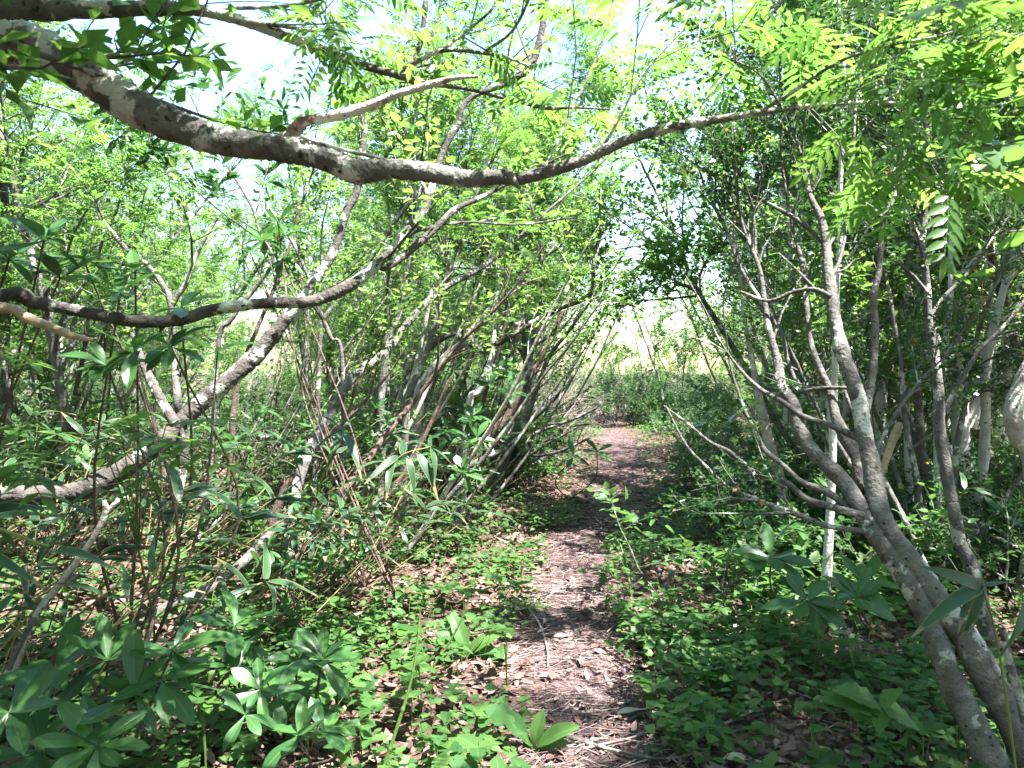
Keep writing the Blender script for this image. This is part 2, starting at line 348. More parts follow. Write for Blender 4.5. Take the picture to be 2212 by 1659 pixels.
def grow(acc, twigs, pts, rads, levels, rng, up=.05, wig=.14, bias=(0, 0, 0), tipleaf=True, hole=False):
    if not levels: return
    dens, (l0, l1), (a0, a1), t0 = levels[0]
    seg = np.linalg.norm(np.diff(pts, axis=0), axis=1); cum = np.r_[0, np.cumsum(seg)]; L = cum[-1]
    n = max(1, int(rng.poisson(dens * L * (1 - t0))))
    for t in rng.uniform(t0, .98, n):
        s = t * L; i = min(len(seg) - 1, int(np.searchsorted(cum, s) - 1)); i = max(i, 0); f = (s - cum[i]) / (seg[i] + 1e-9)
        p = pts[i] + (pts[i + 1] - pts[i]) * f; T = norm(pts[i + 1] - pts[i]); r = rads[i] + (rads[i + 1] - rads[i]) * f
        a = radians(rng.uniform(a0, a1)); u = norm(np.cross(T, rng.normal(0, 1, 3)))
        d = T * cos(a) + u * sin(a) + np.array([0, 0, up * 4]) + np.asarray(bias)
        ln = rng.uniform(l0, l1) * (1 - .45 * (t - t0) / (1 - t0 + 1e-6)); m = max(3, int(ln / .13))
        q = wander(p, d, ln, m, rng, wig, up)
        if hole and len(levels) < 3 and in_light(q)[1:].mean() > .5: continue
        r0 = max(.0016, min(r * .7, .002 + ln * .011)); rr = np.linspace(r0, .0012, m + 1)
        acc.tube(q, rr, 5 if r0 > .006 else 3, tint=.5)
        if len(levels) == 1: twigs.append(q)
        else: grow(acc, twigs, q, rr, levels[1:], rng, up, wig, bias, True, hole); twigs.append(q[-3:])
    if tipleaf: twigs.append(pts[-4:])
def leafy(acc, twigs, kind, space, size, rng, flat=1.0, jit=.4, sunhole=False, drop=0.0, keep=None, spread=.85, tint=None):
    Ps = []; Ts = []; 
    for q in twigs:
        seg = np.linalg.norm(np.diff(q, axis=0), axis=1); cum = np.r_[0, np.cumsum(seg)]; L = cum[-1]; n = max(1, int(L / space))
        s = np.linspace(.12, 1, n) * L; i = np.clip(np.searchsorted(cum, s) - 1, 0, len(seg) - 1)
        Ps.append(q[i] + (q[i + 1] - q[i]) * ((s - cum[i]) / (seg[i] + 1e-9))[:, None]); Ts.append(norm(q[i + 1] - q[i]))
    P = np.concatenate(Ps); T = np.concatenate(Ts); n = len(P)
    if sunhole:
        m = ~(in_light(P) & (rng.random(n) < .985)); P = P[m]; T = T[m]; n = len(P)
    if keep is not None:
        m = keep(P); P = P[m]; T = T[m]; n = len(P)
    side = norm(np.cross(T, np.array([0, 0, 1.]) + rng.normal(0, .25, (n, 3)))) * np.where(np.arange(n) % 2, 1, -1)[:, None]
    D = T * .55 + side * spread + rng.normal(0, .28, (n, 3)) + np.array([0, 0, -drop])
    N = np.array([0, 0, flat]) + rng.normal(0, jit, (n, 3))
    acc.leaves(LEAF[kind], P + D * .008, D, N, size * rng.uniform(.65, 1.2, n), rng, tint)

# ------------------------------------------------------------------ ground and trail
def axis(parts):
    out = []
    for a, b, n in parts: out += list(np.linspace(a, b, n, endpoint=False))
    return np.array(out + [parts[-1][1]])
gx = axis([(-400, -60, 10), (-60, -12, 24), (-12, -4, 40), (-4, 5, 150), (5, 12, 40), (12, 60, 24), (60, 400, 10)])
gy = axis([(-300, -30, 10), (-30, -2, 20), (-2, 2, 30), (2, 9, 140), (9, 24, 120), (24, 60, 30), (60, 500, 12)])
X, Y = np.meshgrid(gx, gy); Z = height(X, Y)
near = (np.abs(X) < 12) & (Y < 24) & (Y > -2)
Z = Z + np.where(near, R.normal(0, .012, X.shape), 0) - .012
def grid_acc(X, Y, Z):
    a = Acc(); ny, nx = X.shape; i = np.arange(ny - 1)[:, None] * nx; j = np.arange(nx - 1)[None]
    f = np.stack([i + j, i + j + 1, i + nx + j + 1, i + nx + j], -1).reshape(-1, 4)
    a.add(np.stack([X, Y, Z], -1).reshape(-1, 3), f, np.zeros(len(f)), np.zeros(len(f))); return a
tag(grid_acc(X, Y, Z).build('ground', M['soil']), 'dark forest floor under leaf litter beside the trail', 'ground', kind='structure')
ROWS = [(1659, 1125, 1480), (1428, 1100, 1368), (1322, 1158, 1350), (1252, 1149, 1345), (1181, 1165, 1350), (1129, 1235, 1386), (1076, 1255, 1418), (1011, 1290, 1404), (958, 1290, 1380)]
py_, pl_, pr_ = [], [], []
for y, l, r in ROWS:
    g = ground((l + r) / 2, y); py_.append(g[1]); pl_.append(ground(l, y)[0]); pr_.append(ground(r, y)[0])
ys = np.arange(1.5, 18.0, .05); Lx = np.interp(ys, py_, pl_) + np.where(ys > py_[-1], path_x(ys) - path_x(py_[-1]), 0); Rx = np.interp(ys, py_, pr_) + np.where(ys > py_[-1], path_x(ys) - path_x(py_[-1]), 0)
kk = np.ones(15) / 15; wob = np.convolve(R.normal(0, .12, len(ys)), kk, 'same'); wob2 = np.convolve(R.normal(0, .12, len(ys)), kk, 'same')
us = np.linspace(0, 1, 19); X = (Lx + wob)[:, None] * (1 - us) + (Rx + wob2)[:, None] * us; Y = np.repeat(ys[:, None], 19, 1)
edge = np.minimum(us, 1 - us)[None] * 8
Z = height(X, Y) + R.normal(0, .009, X.shape) + .012 * np.sin(X * 13 + 2 * np.sin(Y * 5)) * np.cos(Y * 9 + X * 3) + np.clip(edge, 0, 1) * .028 - .03
tag(grid_acc(X, Y, Z).build('path', M['trail']), 'narrow trodden trail of brown litter between the plants', 'path', kind='structure')
def on_path(x, y):
    e = .05 * np.sin(y * 5.3) + .04 * np.sin(y * 11.7 + 1)
    q = .09 * sm(4.6, 7, y)
    return (x > np.interp(y, ys, Lx) + .02 + e + q) & (x < np.interp(y, ys, Rx) - .01 + e - q)

# fallen leaves, twigs and needles
n = 26000; yy = 2.0 + 12 * R.random(n) ** 1.7; xx = R.uniform(-1, 1, n) * (1.5 + .75 * yy); m = ~(on_path(xx, yy) & (R.random(n) < .25)); xx = xx[m]; yy = yy[m]; n = len(xx)
P = np.stack([xx, yy, height(xx, yy) + R.uniform(.0, .028, n)], -1); a = R.uniform(0, 2 * pi, n)
A = Acc(); A.leaves(LEAF['litter'], P, np.stack([np.cos(a), np.sin(a), R.normal(0, .25, n)], -1), np.array([0, 0, 1.]) + R.normal(0, .35, (n, 3)), np.where(on_path(xx, yy), .045, .06) * R.uniform(.5, 1.3, n))
tag(A.build('fallen_leaves', M['litter']), 'brown dry leaves strewn over the forest floor', 'leaves', kind='stuff')
A = Acc(); n = 5200; yy = 2.2 + 13 * R.random(n) ** 1.5; t = R.random(n); xx = np.where(R.random(n) < .72, np.interp(yy, ys, Lx) * (1 - t) + np.interp(yy, ys, Rx) * t, R.uniform(-2.5, 3.5, n))
a = R.normal(.25, .8, n); ln = R.uniform(.04, .26, n) * np.where(R.random(n) < .1, 2, 1); w = R.uniform(.0012, .0035, n)
for i in range(n):
    d = np.array([cos(a[i]), sin(a[i]), R.normal(0, .05)]); c = np.array([xx[i], yy[i], gz(xx[i], yy[i]) + .012]); b = np.array([-d[1], d[0], 0]) * R.normal(0, .08) * ln[i]
    A.tube(np.array([c - d * ln[i] / 2, c + b, c + d * ln[i] / 2]), [w[i], w[i], w[i] * .6], 3, tint=R.random())
tag(A.build('twig_litter', M['twig']), 'thin dry twigs and needles scattered along the trail', 'twigs', kind='stuff')

# ------------------------------------------------------------------ trees: a generic builder
def knotted(pts, rads, rng, fine=1):
    """denser points, uneven thickness, a few swollen knots, a flare at the foot"""
    n = len(pts); q = np.linspace(0, n - 1, (n - 1) * fine + 1); pts = np.stack([np.interp(q, range(n), pts[:, c]) for c in range(3)], 1); rads = np.interp(q, range(n), rads); m = len(q)
    cum = np.r_[0, np.cumsum(np.linalg.norm(np.diff(pts, axis=0), axis=1))]
    f = np.ones(m)
    for w, a in ((.5, .05), (.16, .05), (.07, .035)):
        k = np.arange(0, cum[-1] + 2 * w, w); f += np.interp(cum, k, rng.normal(0, a, len(k)))
    for c in rng.uniform(0, cum[-1], int(cum[-1] / .45)): f += rng.uniform(.03, .14) * np.exp(-((cum - c) / rng.uniform(.02, .05)) ** 2)
    if rads[0] > .012 and pts[0, 2] < gz(pts[0, 0], pts[0, 1]) + .05: f += .7 * np.exp(-cum / .12)
    return pts, rads * f
def make_tree(name, label, stems, bark, leafmat, kind, levels, space, size, seed, cat='tree', group=None, loc=None, sides=9, extra=None,
              flat=1.0, jit=.4, sunhole=True, up=.04, bias=(0, 0, 0), drop=0.0, rough=.05, keep=None, origin=None, fine=1):
    rng = np.random.default_rng(seed); P0 = stems[0][0][0] if origin is None else np.asarray(origin)
    root = thing(name, label, cat, P0, group); wood = Acc(); twigs = []
    for k, s in enumerate(stems):
        pts, rads = knotted(s[0], s[1], rng, fine) ; bare = len(s) > 2 and s[2]
        wood.tube(pts, rads, sides if rads[0] > .012 else 6, rough, rng, tint=.5)
        if not bare: grow(wood, twigs, pts, rads, levels if not (len(s) > 3) else s[3], rng, up, .14, bias, True, sunhole)
    local(wood, P0).build('trunk', bark, root)
    if kind and twigs:
        A = Acc(); leafy(A, twigs, kind, space, size, rng, flat, jit, sunhole, drop, keep)
        if A.v: local(A, P0).build('crown', leafmat, root)
    return root, twigs

# ---- the rowan whose long limbs cross the top of the view
A1 = traced([(0, 93, 95), (176, 157, 84), (281, 225, 74), (352, 260, 67), (457, 299, 62), (562, 316, 56), (668, 330, 56), (717, 345, 53), (770, 370, 50), (840, 364, 42), (928, 373, 42), (1016, 387, 36), (1069, 383, 32), (1121, 387, 28), (1174, 373, 26), (1244, 352, 26), (1315, 320, 24), (1385, 292, 22), (1490, 267, 19), (1539, 260, 17), (1645, 243, 13), (1750, 229, 10), (1891, 221, 8), (1961, 228, 6)],
            2.05, 1.7, pre=[(-2.35, 2.1, -.05, .1), (-2.25, 2.1, 1.0, .08), (-2.0, 2.1, 1.8, .07), (-1.65, 2.08, 2.25, .062)])
A1b = traced([(1645, 239, 9), (1715, 197, 9), (1786, 148, 8), (1856, 116, 7), (1961, 91, 6), (2032, 77, 5), (2120, 50, 4)], 1.78, 1.5)
A1c = traced([(1821, 229, 6), (1856, 190, 5), (1891, 148, 4), (1950, 60, 3)], 1.72, 1.6)
A1d = traced([(1909, 218, 6), (1997, 169, 5), (2077, 102, 5), (2180, 40, 3)], 1.7, 1.5)
A1e = traced([(1300, 322, 8), (1330, 270, 7), (1390, 160, 5), (1480, 60, 4)], 1.9, 1.8)
A1f = traced([(1174, 368, 6), (1230, 250, 6), (1290, 120, 5), (1330, -20, 4)], 1.95, 2.1)
A1g = traced([(1490, 262, 6), (1560, 170, 6), (1640, 70, 5), (1700, -30, 4)], 1.85, 1.8)
A1h = traced([(1690, 236, 6), (1640, 160, 5), (1560, 120, 4)], 1.7, 1.6)
A2 = traced([(0, 18, 48), (176, 21, 38), (316, 18, 30), (422, 21, 26), (527, 46, 21), (633, 84, 20), (773, 137, 18), (858, 162, 16), (910, 179, 12), (998, 190, 9), (1086, 211, 8), (1174, 232, 8), (1244, 232, 6), (1315, 236, 4)],
            2.3, 2.3, pre=[(-1.8, 2.15, 2.0, .06), (-1.65, 2.3, 2.55, .045)])
A2b = traced([(858, 158, 11), (893, 137, 10), (956, 109, 9), (1033, 113, 8), (1104, 127, 6), (1149, 148, 4)], 2.3)
A2c = traced([(1051, 109, 7), (1104, 70, 6), (1139, 7, 6), (1160, -60, 4)], 2.3)
A2d = traced([(960, 105, 6), (1051, 32, 5), (1072, 0, 4), (1090, -60, 3)], 2.3)
A3 = traced([(625, 318, 50), (634, 292, 38), (643, 274, 30), (662, 262, 23), (686, 257, 22), (738, 247, 23), (787, 232, 20), (858, 204, 18), (928, 183, 15), (981, 169, 11), (1033, 165, 7)], 2.0, 1.95)
A4 = traced([(650, 295, 9), (721, 318, 9), (787, 334, 9), (833, 345, 8)], 1.93, 1.9)
A5 = traced([(840, 375, 9), (848, 395, 8), (862, 410, 5)], 1.9)
A6 = traced([(1085, 365, 14), (1100, 376, 18), (1112, 395, 14), (1124, 408, 6)], 1.80)
A7 = traced([(527, 46, 10), (600, 55, 9), (680, 66, 8), (740, 62, 6)], 2.28)
A8 = traced([(420, 14, 9), (520, 18, 8), (640, 10, 7), (760, -20, 5)], 2.3)
lv_r = [(5, (.3, .6), (35, 65), .55), (6, (.12, .28), (30, 60), .2)]
thin = [(9, (.25, .55), (30, 65), .1), (7, (.1, .25), (30, 60), .15)]
root, tw = make_tree('rowan_tree', 'big grey blotched limbs of a tree reaching in across the top left of the view', [(*A1, True), (*A2, True), (*A1b, False, thin), (*A1c, False, thin), (*A1d, False, thin), (*A1e, False, thin), (*A1f, False, thin), (*A1g, False, thin), (*A1h, False, thin), (*A2b, False, [(3, (.2, .4), (30, 60), .5)]), (*A2c, False, thin), (*A2d, False, thin), (*A4, True), (*A5, True), (*A6, True), (*A7, False, thin), (*A8, False, thin)],
                     M['rowanbark'], M['rowan'], 'pinnate', lv_r, .065, .175, 11, sides=20, fine=4, rough=.06, up=.03, drop=.1)
A = Acc(); A.tube(A3[0], A3[1], 10, .09); local(A, root.location).build('broken_branch', M['stub'], root)['label'] = 'short pale broken branch with reddish bare wood on the limb'

# ---- lichened limb reaching in from the left, forking upward, and its broken peeled neighbour
B = traced([(0, 638, 32), (70, 652, 30), (141, 666, 28), (211, 680, 28), (299, 694, 30), (387, 691, 28), (457, 670, 26), (527, 659, 25), (598, 654, 25), (668, 652, 25), (721, 634, 25), (773, 606, 24), (822, 564, 21), (851, 536, 19), (875, 503, 18), (914, 461, 16), (928, 422, 15), (942, 369, 14), (963, 316, 13), (991, 264, 12), (1016, 211, 11)],
           3.0, 3.6, pre=[(-3.3, 3.0, gz(-3.3, 3) - .05, .075), (-3.1, 3.0, .9, .065), (-2.7, 3.0, 1.65, .055)], post=[(.1, 3.8, 3.0, .018), (.2, 3.9, 3.6, .01)])
B2 = traced([(815, 572, 16), (837, 577, 15), (886, 541, 15), (935, 499, 14), (981, 454, 12), (1026, 432, 9), (1069, 411, 8), (1140, 372, 6), (1230, 330, 4)], 3.45, 3.9)
Bt = traced([(830, 545, 8), (900, 500, 7), (1000, 480, 6), (1120, 485, 5), (1240, 470, 4)], 3.5, 3.9)
lv_c = [(4, (.4, 1.0), (25, 60), .66), (6, (.2, .5), (30, 60), .15), (7, (.12, .3), (30, 60), .15)]
make_tree('leaning_tree', 'dark lichen-spotted limb curving in low from the left edge and forking upward', [(*B, False, lv_c), (*B2, False, [(4, (.3, .6), (25, 60), .4), (5, (.2, .4), (30, 60), .2)]), (*Bt, False, [(5, (.2, .5), (25, 60), .4)])], M['darkbark'], M['canopy'], 'oval', lv_c, .05, .06, 12, sides=16, fine=4, rough=.05)
Bb = traced([(0, 663, 24), (53, 684, 22), (105, 705, 20), (158, 726, 16), (205, 735, 7)], 2.85, 2.7, pre=[(-2.9, 3.0, 1.5, .05), (-2.4, 2.9, 1.75, .04)])
A = Acc(); A.tube(*Bb, 9, .06); o = A.build('broken_branch', M['deadwood']); tag(o, 'pale peeled broken branch end just under the lichen-spotted limb at the left edge', 'branch')

# ---- dark trunk leaning in from lower left
Ct = [(0, 1074, 38), (70, 1070, 36), (158, 1063, 40), (229, 1035, 40), (299, 993, 36), (352, 954, 36), (387, 916, 36), (440, 866, 34), (510, 807, 33), (563, 757, 32), (615, 691, 28), (650, 648, 24), (686, 596, 22), (721, 543, 20), (738, 492, 18), (752, 450, 17), (773, 404, 15), (787, 281, 12), (787, 193, 10)]
C = traced(Ct, 3.9, 4.6, pre=[(-4.2, 4.0, gz(-4.2, 4) - .05, .09), (-3.3, 3.9, .68, .08)], post=[(-.6, 4.8, 3.4, .018), (-.5, 4.9, 4.2, .01)])
C2 = traced([(380, 916, 26), (352, 873, 22), (324, 817, 20), (306, 775, 16), (290, 730, 12), (260, 690, 8)], 4.1, 4.3)
C3 = traced([(392, 925, 8), (397, 955, 18), (397, 1000, 20), (392, 1040, 18), (385, 1085, 18)], 4.1)
make_tree('leaning_tree', 'thick brown trunk leaning in from the lower left and forking at a mossy knot', [(*C, False, [(4, (.5, 1.1), (25, 60), .55), (6, (.25, .5), (30, 60), .2), (7, (.12, .3), (30, 60), .15)]), (*C2, False, [(3, (.3, .6), (25, 60), .5), (5, (.2, .4), (30, 60), .2)]), (*C3, True)], M['darkbark'], M['canopy'], 'oval', lv_c, .05, .06, 13, sides=16, fine=4, rough=.06)
D1 = traced([(388, 930, 18), (375, 760, 15), (369, 656, 14), (352, 617, 12), (324, 578, 10), (274, 538, 10), (239, 499, 9), (211, 457, 8), (207, 400, 6)], 5.2, pre=[(*ground(392, 1080)[:2], ground(392, 1080)[2] - .05, .035)])
D2 = traced([(371, 660, 12), (380, 645, 12), (404, 606, 12), (422, 557, 10), (440, 520, 8), (470, 470, 6)], 5.2)
lv_m = [(3, (.4, .9), (25, 60), .4), (5, (.2, .45), (30, 60), .2)]
make_tree('forked_tree', 'slim grey tree forking into a bare Y behind the lichen-spotted limb', [(*D1,), (*D2,)], M['bark'], M['canopy'], 'oval', lv_m, .055, .06, 14)

# ---- leaning stems left of the trail
def slim(rows, d, label, bark='bark', name='leaning_tree', d1=None, L=1.6, lean=(.25, 0, .5), seed=0, kids=(), leaf='oval', lm='canopy', lv=None, group=None, grounded=True, size=.06, space=.055):
    d1 = d1 or d
    s = traced(rows, d, d1, pre=to_ground(rows, d) if grounded else None, post=onward(rows, d1, L, lean) if L else None)
    st = [(*s,)] + [(*traced(k, d, d1), False, [(4, (.25, .6), (25, 60), .4), (5, (.15, .35), (30, 60), .2)]) for k in kids]
    return make_tree(name, label, st, M[bark], M[lm], leaf, lv or [(3.4, (.5, 1.2), (20, 60), .55), (5, (.25, .6), (30, 60), .2), (5, (.12, .3), (30, 60), .2)], space, size, seed, group=group)
slim([(352, 1315, 18), (422, 1287, 20), (475, 1255, 20), (527, 1213, 20), (580, 1157, 20), (633, 1104, 22), (643, 1046, 22), (668, 975, 22), (700, 919, 22), (752, 828, 22), (787, 796, 22), (833, 761, 20), (875, 705, 16), (921, 655, 16), (963, 620, 14), (1033, 582, 12), (1090, 540, 8)], 4.4, 'long grey trunk swept low from the rhododendron bed and leaning up to the right', d1=6.5, seed=21)
slim([(826, 960, 17), (822, 870, 18), (830, 800, 18), (833, 747, 16), (858, 684, 14), (872, 624, 14), (886, 564, 12), (889, 510, 12), (896, 387, 11), (898, 310, 10), (900, 229, 9)], 6.5, 'upright lichen-patched grey stem crossed by leaning trunks left of the trail', seed=22, lean=(0, 0, .5))
slim([(880, 870, 14), (896, 803, 14), (914, 729, 13), (928, 659, 13), (942, 589, 12), (955, 540, 10), (975, 440, 8)], 7.5, 'sunlit pale slender stem standing behind the lichen-patched grey stem', 'pale', seed=23)
slim([(1012, 881, 18), (1033, 845, 18), (1055, 796, 15), (1065, 747, 12), (1069, 677, 11), (1076, 606, 11), (1083, 570, 9)], 8, 'bright white stem rising from a lower pale limb near the rhododendron whorls', 'white', seed=24)
slim([(905, 850, 24), (914, 835, 24), (928, 807, 24), (963, 772, 20), (1009, 733, 18), (1033, 698, 17), (1055, 673, 15), (1086, 645, 15), (1114, 620, 14), (1135, 582, 8)], 8.5, 'thick pale spotted trunk with a broken reddish base leaning right', 'pale', L=0, seed=25,
     kids=[[(1009, 733, 16), (1055, 715, 14), (1097, 708, 12), (1130, 696, 8)]])
slim([(880, 810, 20), (889, 793, 20), (914, 761, 18), (949, 733, 15), (984, 722, 12), (1016, 743, 11), (1051, 747, 11), (1086, 736, 12), (1121, 715, 12), (1167, 687, 12), (1216, 666, 11), (1258, 649, 11), (1280, 624, 10), (1282, 571, 8), (1290, 536, 7)], 8, 'dark stem bending in a long S towards the trail and turning upright at its end', 'darkbark', name='crooked_tree', L=.8, lean=(0, 0, .5), seed=26)
slim([(1033, 985, 20), (1062, 940, 19), (1097, 898, 18), (1121, 849, 17), (1146, 807, 17), (1171, 761, 16), (1195, 722, 13), (1209, 687, 11), (1240, 620, 8)], 9.5, 'brown stem closest to the trail leaning right above the dead twig heap', 'brownbark', seed=27)
slim([(963, 1035, 12), (1026, 1000, 13), (1086, 972, 12), (1125, 937, 12), (1146, 877, 12), (1167, 817, 10), (1188, 768, 9), (1220, 726, 7), (1262, 670, 5)], 8.6, 'thin lichened stem lying low over the herbs before rising beside the trail', seed=28, grounded=False)
slim([(600, 1290, 26), (619, 1223, 26), (650, 1178, 26), (679, 1132, 26), (707, 1104, 24), (738, 1063, 20), (790, 1000, 14), (840, 930, 12), (900, 860, 10)], 4.9, 'pinkish-brown rough stem leaning right out of the bamboo canes', 'brownbark', d1=6, seed=29)
slim([(560, 1200, 22), (580, 1146, 22), (600, 1094, 18), (626, 1039, 16), (686, 979, 14), (720, 930, 10)], 5.4, 'short reddish stem behind the pinkish-brown rough stem', 'brownbark', seed=30, L=.8)
slim([(499, 1000, 14), (502, 930, 14), (506, 873, 13), (520, 800, 11), (560, 700, 9)], 6.2, 'reddish upright stem standing behind the bend of the thick brown trunk', 'brownbark', seed=31)
slim([(690, 760, 10), (700, 690, 12), (740, 640, 10), (800, 560, 9), (860, 470, 8), (930, 380, 6)], 6.5, 'thin stem leaning steeply behind the fork of the lichen-spotted limb', seed=32, L=.6)
slim([(740, 790, 9), (715, 730, 10), (690, 670, 9), (670, 610, 8), (640, 540, 6)], 5.6, 'thin lichened stem leaning left against the other leaning trunks', seed=33, L=.4, lean=(-.2, 0, .5))
slim([(470, 760, 9), (500, 690, 10), (560, 610, 9), (590, 560, 8), (560, 500, 6), (540, 440, 5)], 6.0, 'crooked slim tree of bare twigs before the white sky gap on the left', seed=34, leaf='rhodo', lm='rhodo', size=.12, space=.05)
dead = [((1140, 915, 10), (1153, 905, 10), (1185, 874, 12), (1220, 835, 10), (1237, 814, 6)), ((1100, 965, 8), (1170, 930, 8), (1240, 905, 7), (1290, 880, 4)), ((1150, 985, 8), (1200, 978, 7), (1245, 960, 6), (1275, 945, 4)), ((1080, 950, 7), (1130, 985, 7), (1180, 960, 6), (1260, 915, 4))]
lab = ['dead grey branch propped up at a steep slant in the twig heap', 'dead branch lying shallow across the middle of the twig heap', 'lowest dead branch of the heap reaching to the trail edge', 'kinked dead branch at the foot of the leaning brown stem']
for r, l in zip(dead, lab):
    s = traced(list(r), 9.5, 9.2); A = Acc(); A.tube(*s, 6, .06); grow(A, [], s[0], s[1], [(7, (.3, .7), (20, 50), .2), (6, (.15, .4), (20, 50), .2)], R, .01)
    tag(A.build('dead_branch', M['bark']), l, 'branch', 'dead branches piled left of the trail')
A = Acc()
for i in range(150):
    b = at(R.uniform(1120, 1250), R.uniform(840, 960), R.uniform(10, 12.5)); d = np.array([R.uniform(.2, 1), R.normal(0, .4), R.uniform(-.1, .9)])
    ln = R.uniform(.4, .9); A.tube(wander(b, d, ln, 5, R, .1, .0), np.linspace(.005, .0015, 6), 3, tint=R.random())
tag(A.build('twig_heap', M['heap']), 'tangled heap of thin dead pinkish twigs beside the trail', 'brushwood', kind='stuff')

# ---- dead stick and slanting stems, lower left
s = traced([(30, 1450, 12), (70, 1345, 12), (141, 1245, 12), (176, 1199, 12), (211, 1146, 13), (229, 1104, 14), (224, 1080, 9)], 2.9); A = Acc(); A.tube(*s, 8, .08)
A.tube(*traced([(231, 1108, 9), (243, 1093, 9), (254, 1082, 10), (252, 1076, 4)], 2.9), 7, .08)
tag(A.build('dead_stick', M['pale']), 'pale dead stick ending in two short prongs at the lower left', 'stick')
s = traced([(-30, 1700, 14), (30, 1640, 13), (150, 1560, 12), (230, 1470, 11), (290, 1430, 10), (316, 1392, 9), (337, 1315, 7)], 2.3, 2.9); A = Acc(); A.tube(*s, 7, .07)
tag(A.build('dead_stick', M['brownbark']), 'brown leafless stick slanting up through the foreground rhododendron', 'stick')
s = traced([(0, 1490, 13), (40, 1400, 12), (90, 1310, 12), (120, 1270, 8)], 2.7); A = Acc(); A.tube(*s, 7, .07)
tag(A.build('dead_stick', M['bark']), 'grey leafless stick leaning at the left edge above the rhododendron', 'stick')

# ---- the many-stemmed tree on the right
dF = 2.75
F1 = [(2120, 1600, 58), (2067, 1498, 54), (2025, 1392, 48), (1997, 1322, 44), (1961, 1252, 42), (1919, 1192, 42), (1881, 1139, 40), (1856, 1094, 38), (1838, 1063, 36), (1821, 1039, 34), (1786, 1004, 32), (1750, 968, 32), (1726, 923, 30), (1712, 870, 26), (1687, 835, 22), (1680, 782, 20), (1663, 719, 14), (1652, 659, 12), (1640, 580, 9), (1600, 470, 6)]
F2 = [(2208, 1603, 68), (2137, 1473, 62), (2084, 1375, 56), (2032, 1305, 52), (1979, 1227, 46), (1933, 1164, 42), (1902, 1104, 40), (1895, 1081, 40), (1884, 1011, 38), (1866, 933, 36), (1856, 870, 36), (1838, 810, 32), (1817, 754, 30), (1803, 684, 26), (1796, 634, 26), (1789, 582, 22), (1786, 536, 18), (1775, 475, 16), (1750, 422, 12), (1735, 350, 8)]
def fdepth(rows, n0=0): return rows
sF1 = traced(F1, 2.7, 3.7, pre=[(*(at(2190, 1700, 2.65)[:2]), gz(2.6, 2.6) - .05, .055)], post=onward(F1, 3.7, 1.0))
sF2 = traced(F2, 2.7, 3.7, pre=[(*(at(2290, 1740, 2.65)[:2]), gz(2.8, 2.6) - .05, .06)], post=onward(F2, 3.7, 1.2))
lvh = [(8, (.35, .85), (25, 65), .5), (10, (.18, .45), (30, 60), .12), (9, (.08, .2), (30, 60), .12)]
lvk = [(7, (.3, .6), (25, 60), .35), (11, (.12, .35), (30, 60), .12), (7, (.08, .18), (30, 60), .12)]
lvb = [(15, (.2, .5), (25, 60), .25), (13, (.1, .25), (30, 60), .1)]
kid = lambda rows, d0=3.4, d1=3.6, L=.5, lv=lvk: (*traced(rows, d0, d1, post=onward(rows, d1, L) if L else None), False, lv)
stF = [(*sF1, False, lvh), (*sF2, False, lvh),
       kid([(1870, 888, 20), (1881, 835, 18), (1887, 782, 16), (1891, 712, 15), (1887, 641, 14), (1898, 589, 12), (1902, 527, 11), (1900, 468, 11), (1856, 429, 9), (1844, 387, 8), (1844, 316, 6)], L=.8),
       kid([(1900, 468, 8), (1926, 440, 9), (1940, 394, 8), (1955, 330, 6)], L=.6),
       kid([(1831, 838, 10), (1786, 838, 10), (1750, 842, 9), (1715, 849, 8), (1680, 842, 7), (1655, 835, 5)], L=0, lv=lvb),
       kid([(1796, 640, 9), (1760, 625, 9), (1715, 630, 8), (1660, 650, 7), (1600, 630, 5)], L=0, lv=lvb),
       kid([(1856, 947, 16), (1786, 916, 13), (1733, 898, 12), (1687, 866, 10), (1645, 842, 8), (1600, 800, 6)], 3.2, 3.5, lv=lvb),
       kid([(1870, 1116, 16), (1786, 1092, 14), (1740, 1077, 13), (1698, 1042, 12), (1645, 1028, 11), (1610, 1004, 9), (1575, 975, 8), (1532, 954, 6), (1487, 916, 5), (1434, 877, 4)], 3.0, 3.7, L=0, lv=lvb),
       kid([(1838, 1099, 14), (1786, 1063, 14), (1733, 1042, 13), (1694, 1007, 12), (1652, 972, 11), (1631, 930, 9), (1610, 888, 7), (1580, 800, 5)], 3.1, 3.6, lv=lvb),
       kid([(1880, 1150, 14), (1786, 1136, 12), (1733, 1115, 12), (1680, 1097, 11), (1627, 1076, 10), (1575, 1053, 8), (1522, 1004, 6), (1480, 958, 5), (1440, 880, 4)], 2.95, 3.6, L=0, lv=lvb),
       kid([(1862, 1063, 30), (1852, 993, 26), (1831, 951, 26), (1807, 905, 22), (1793, 845, 18), (1768, 789, 15), (1750, 733, 13), (1740, 641, 12), (1733, 571, 10), (1710, 480, 7)], 3.2, 3.8, L=.9),
       kid([(1726, 845, 9), (1701, 775, 8), (1691, 726, 7), (1666, 659, 6), (1640, 590, 5)], 3.6, 3.8),
       kid([(1650, 660, 8), (1600, 580, 8), (1570, 500, 7), (1530, 420, 5)], 3.7, 3.9),
       kid([(1783, 530, 8), (1730, 480, 9), (1660, 440, 8), (1600, 410, 6)], 3.6, 3.8),
       kid([(1880, 1011, 8), (1900, 960, 8), (1930, 900, 7), (1990, 820, 6), (2050, 760, 4)], 3.3, 3.6, lv=lvb)]
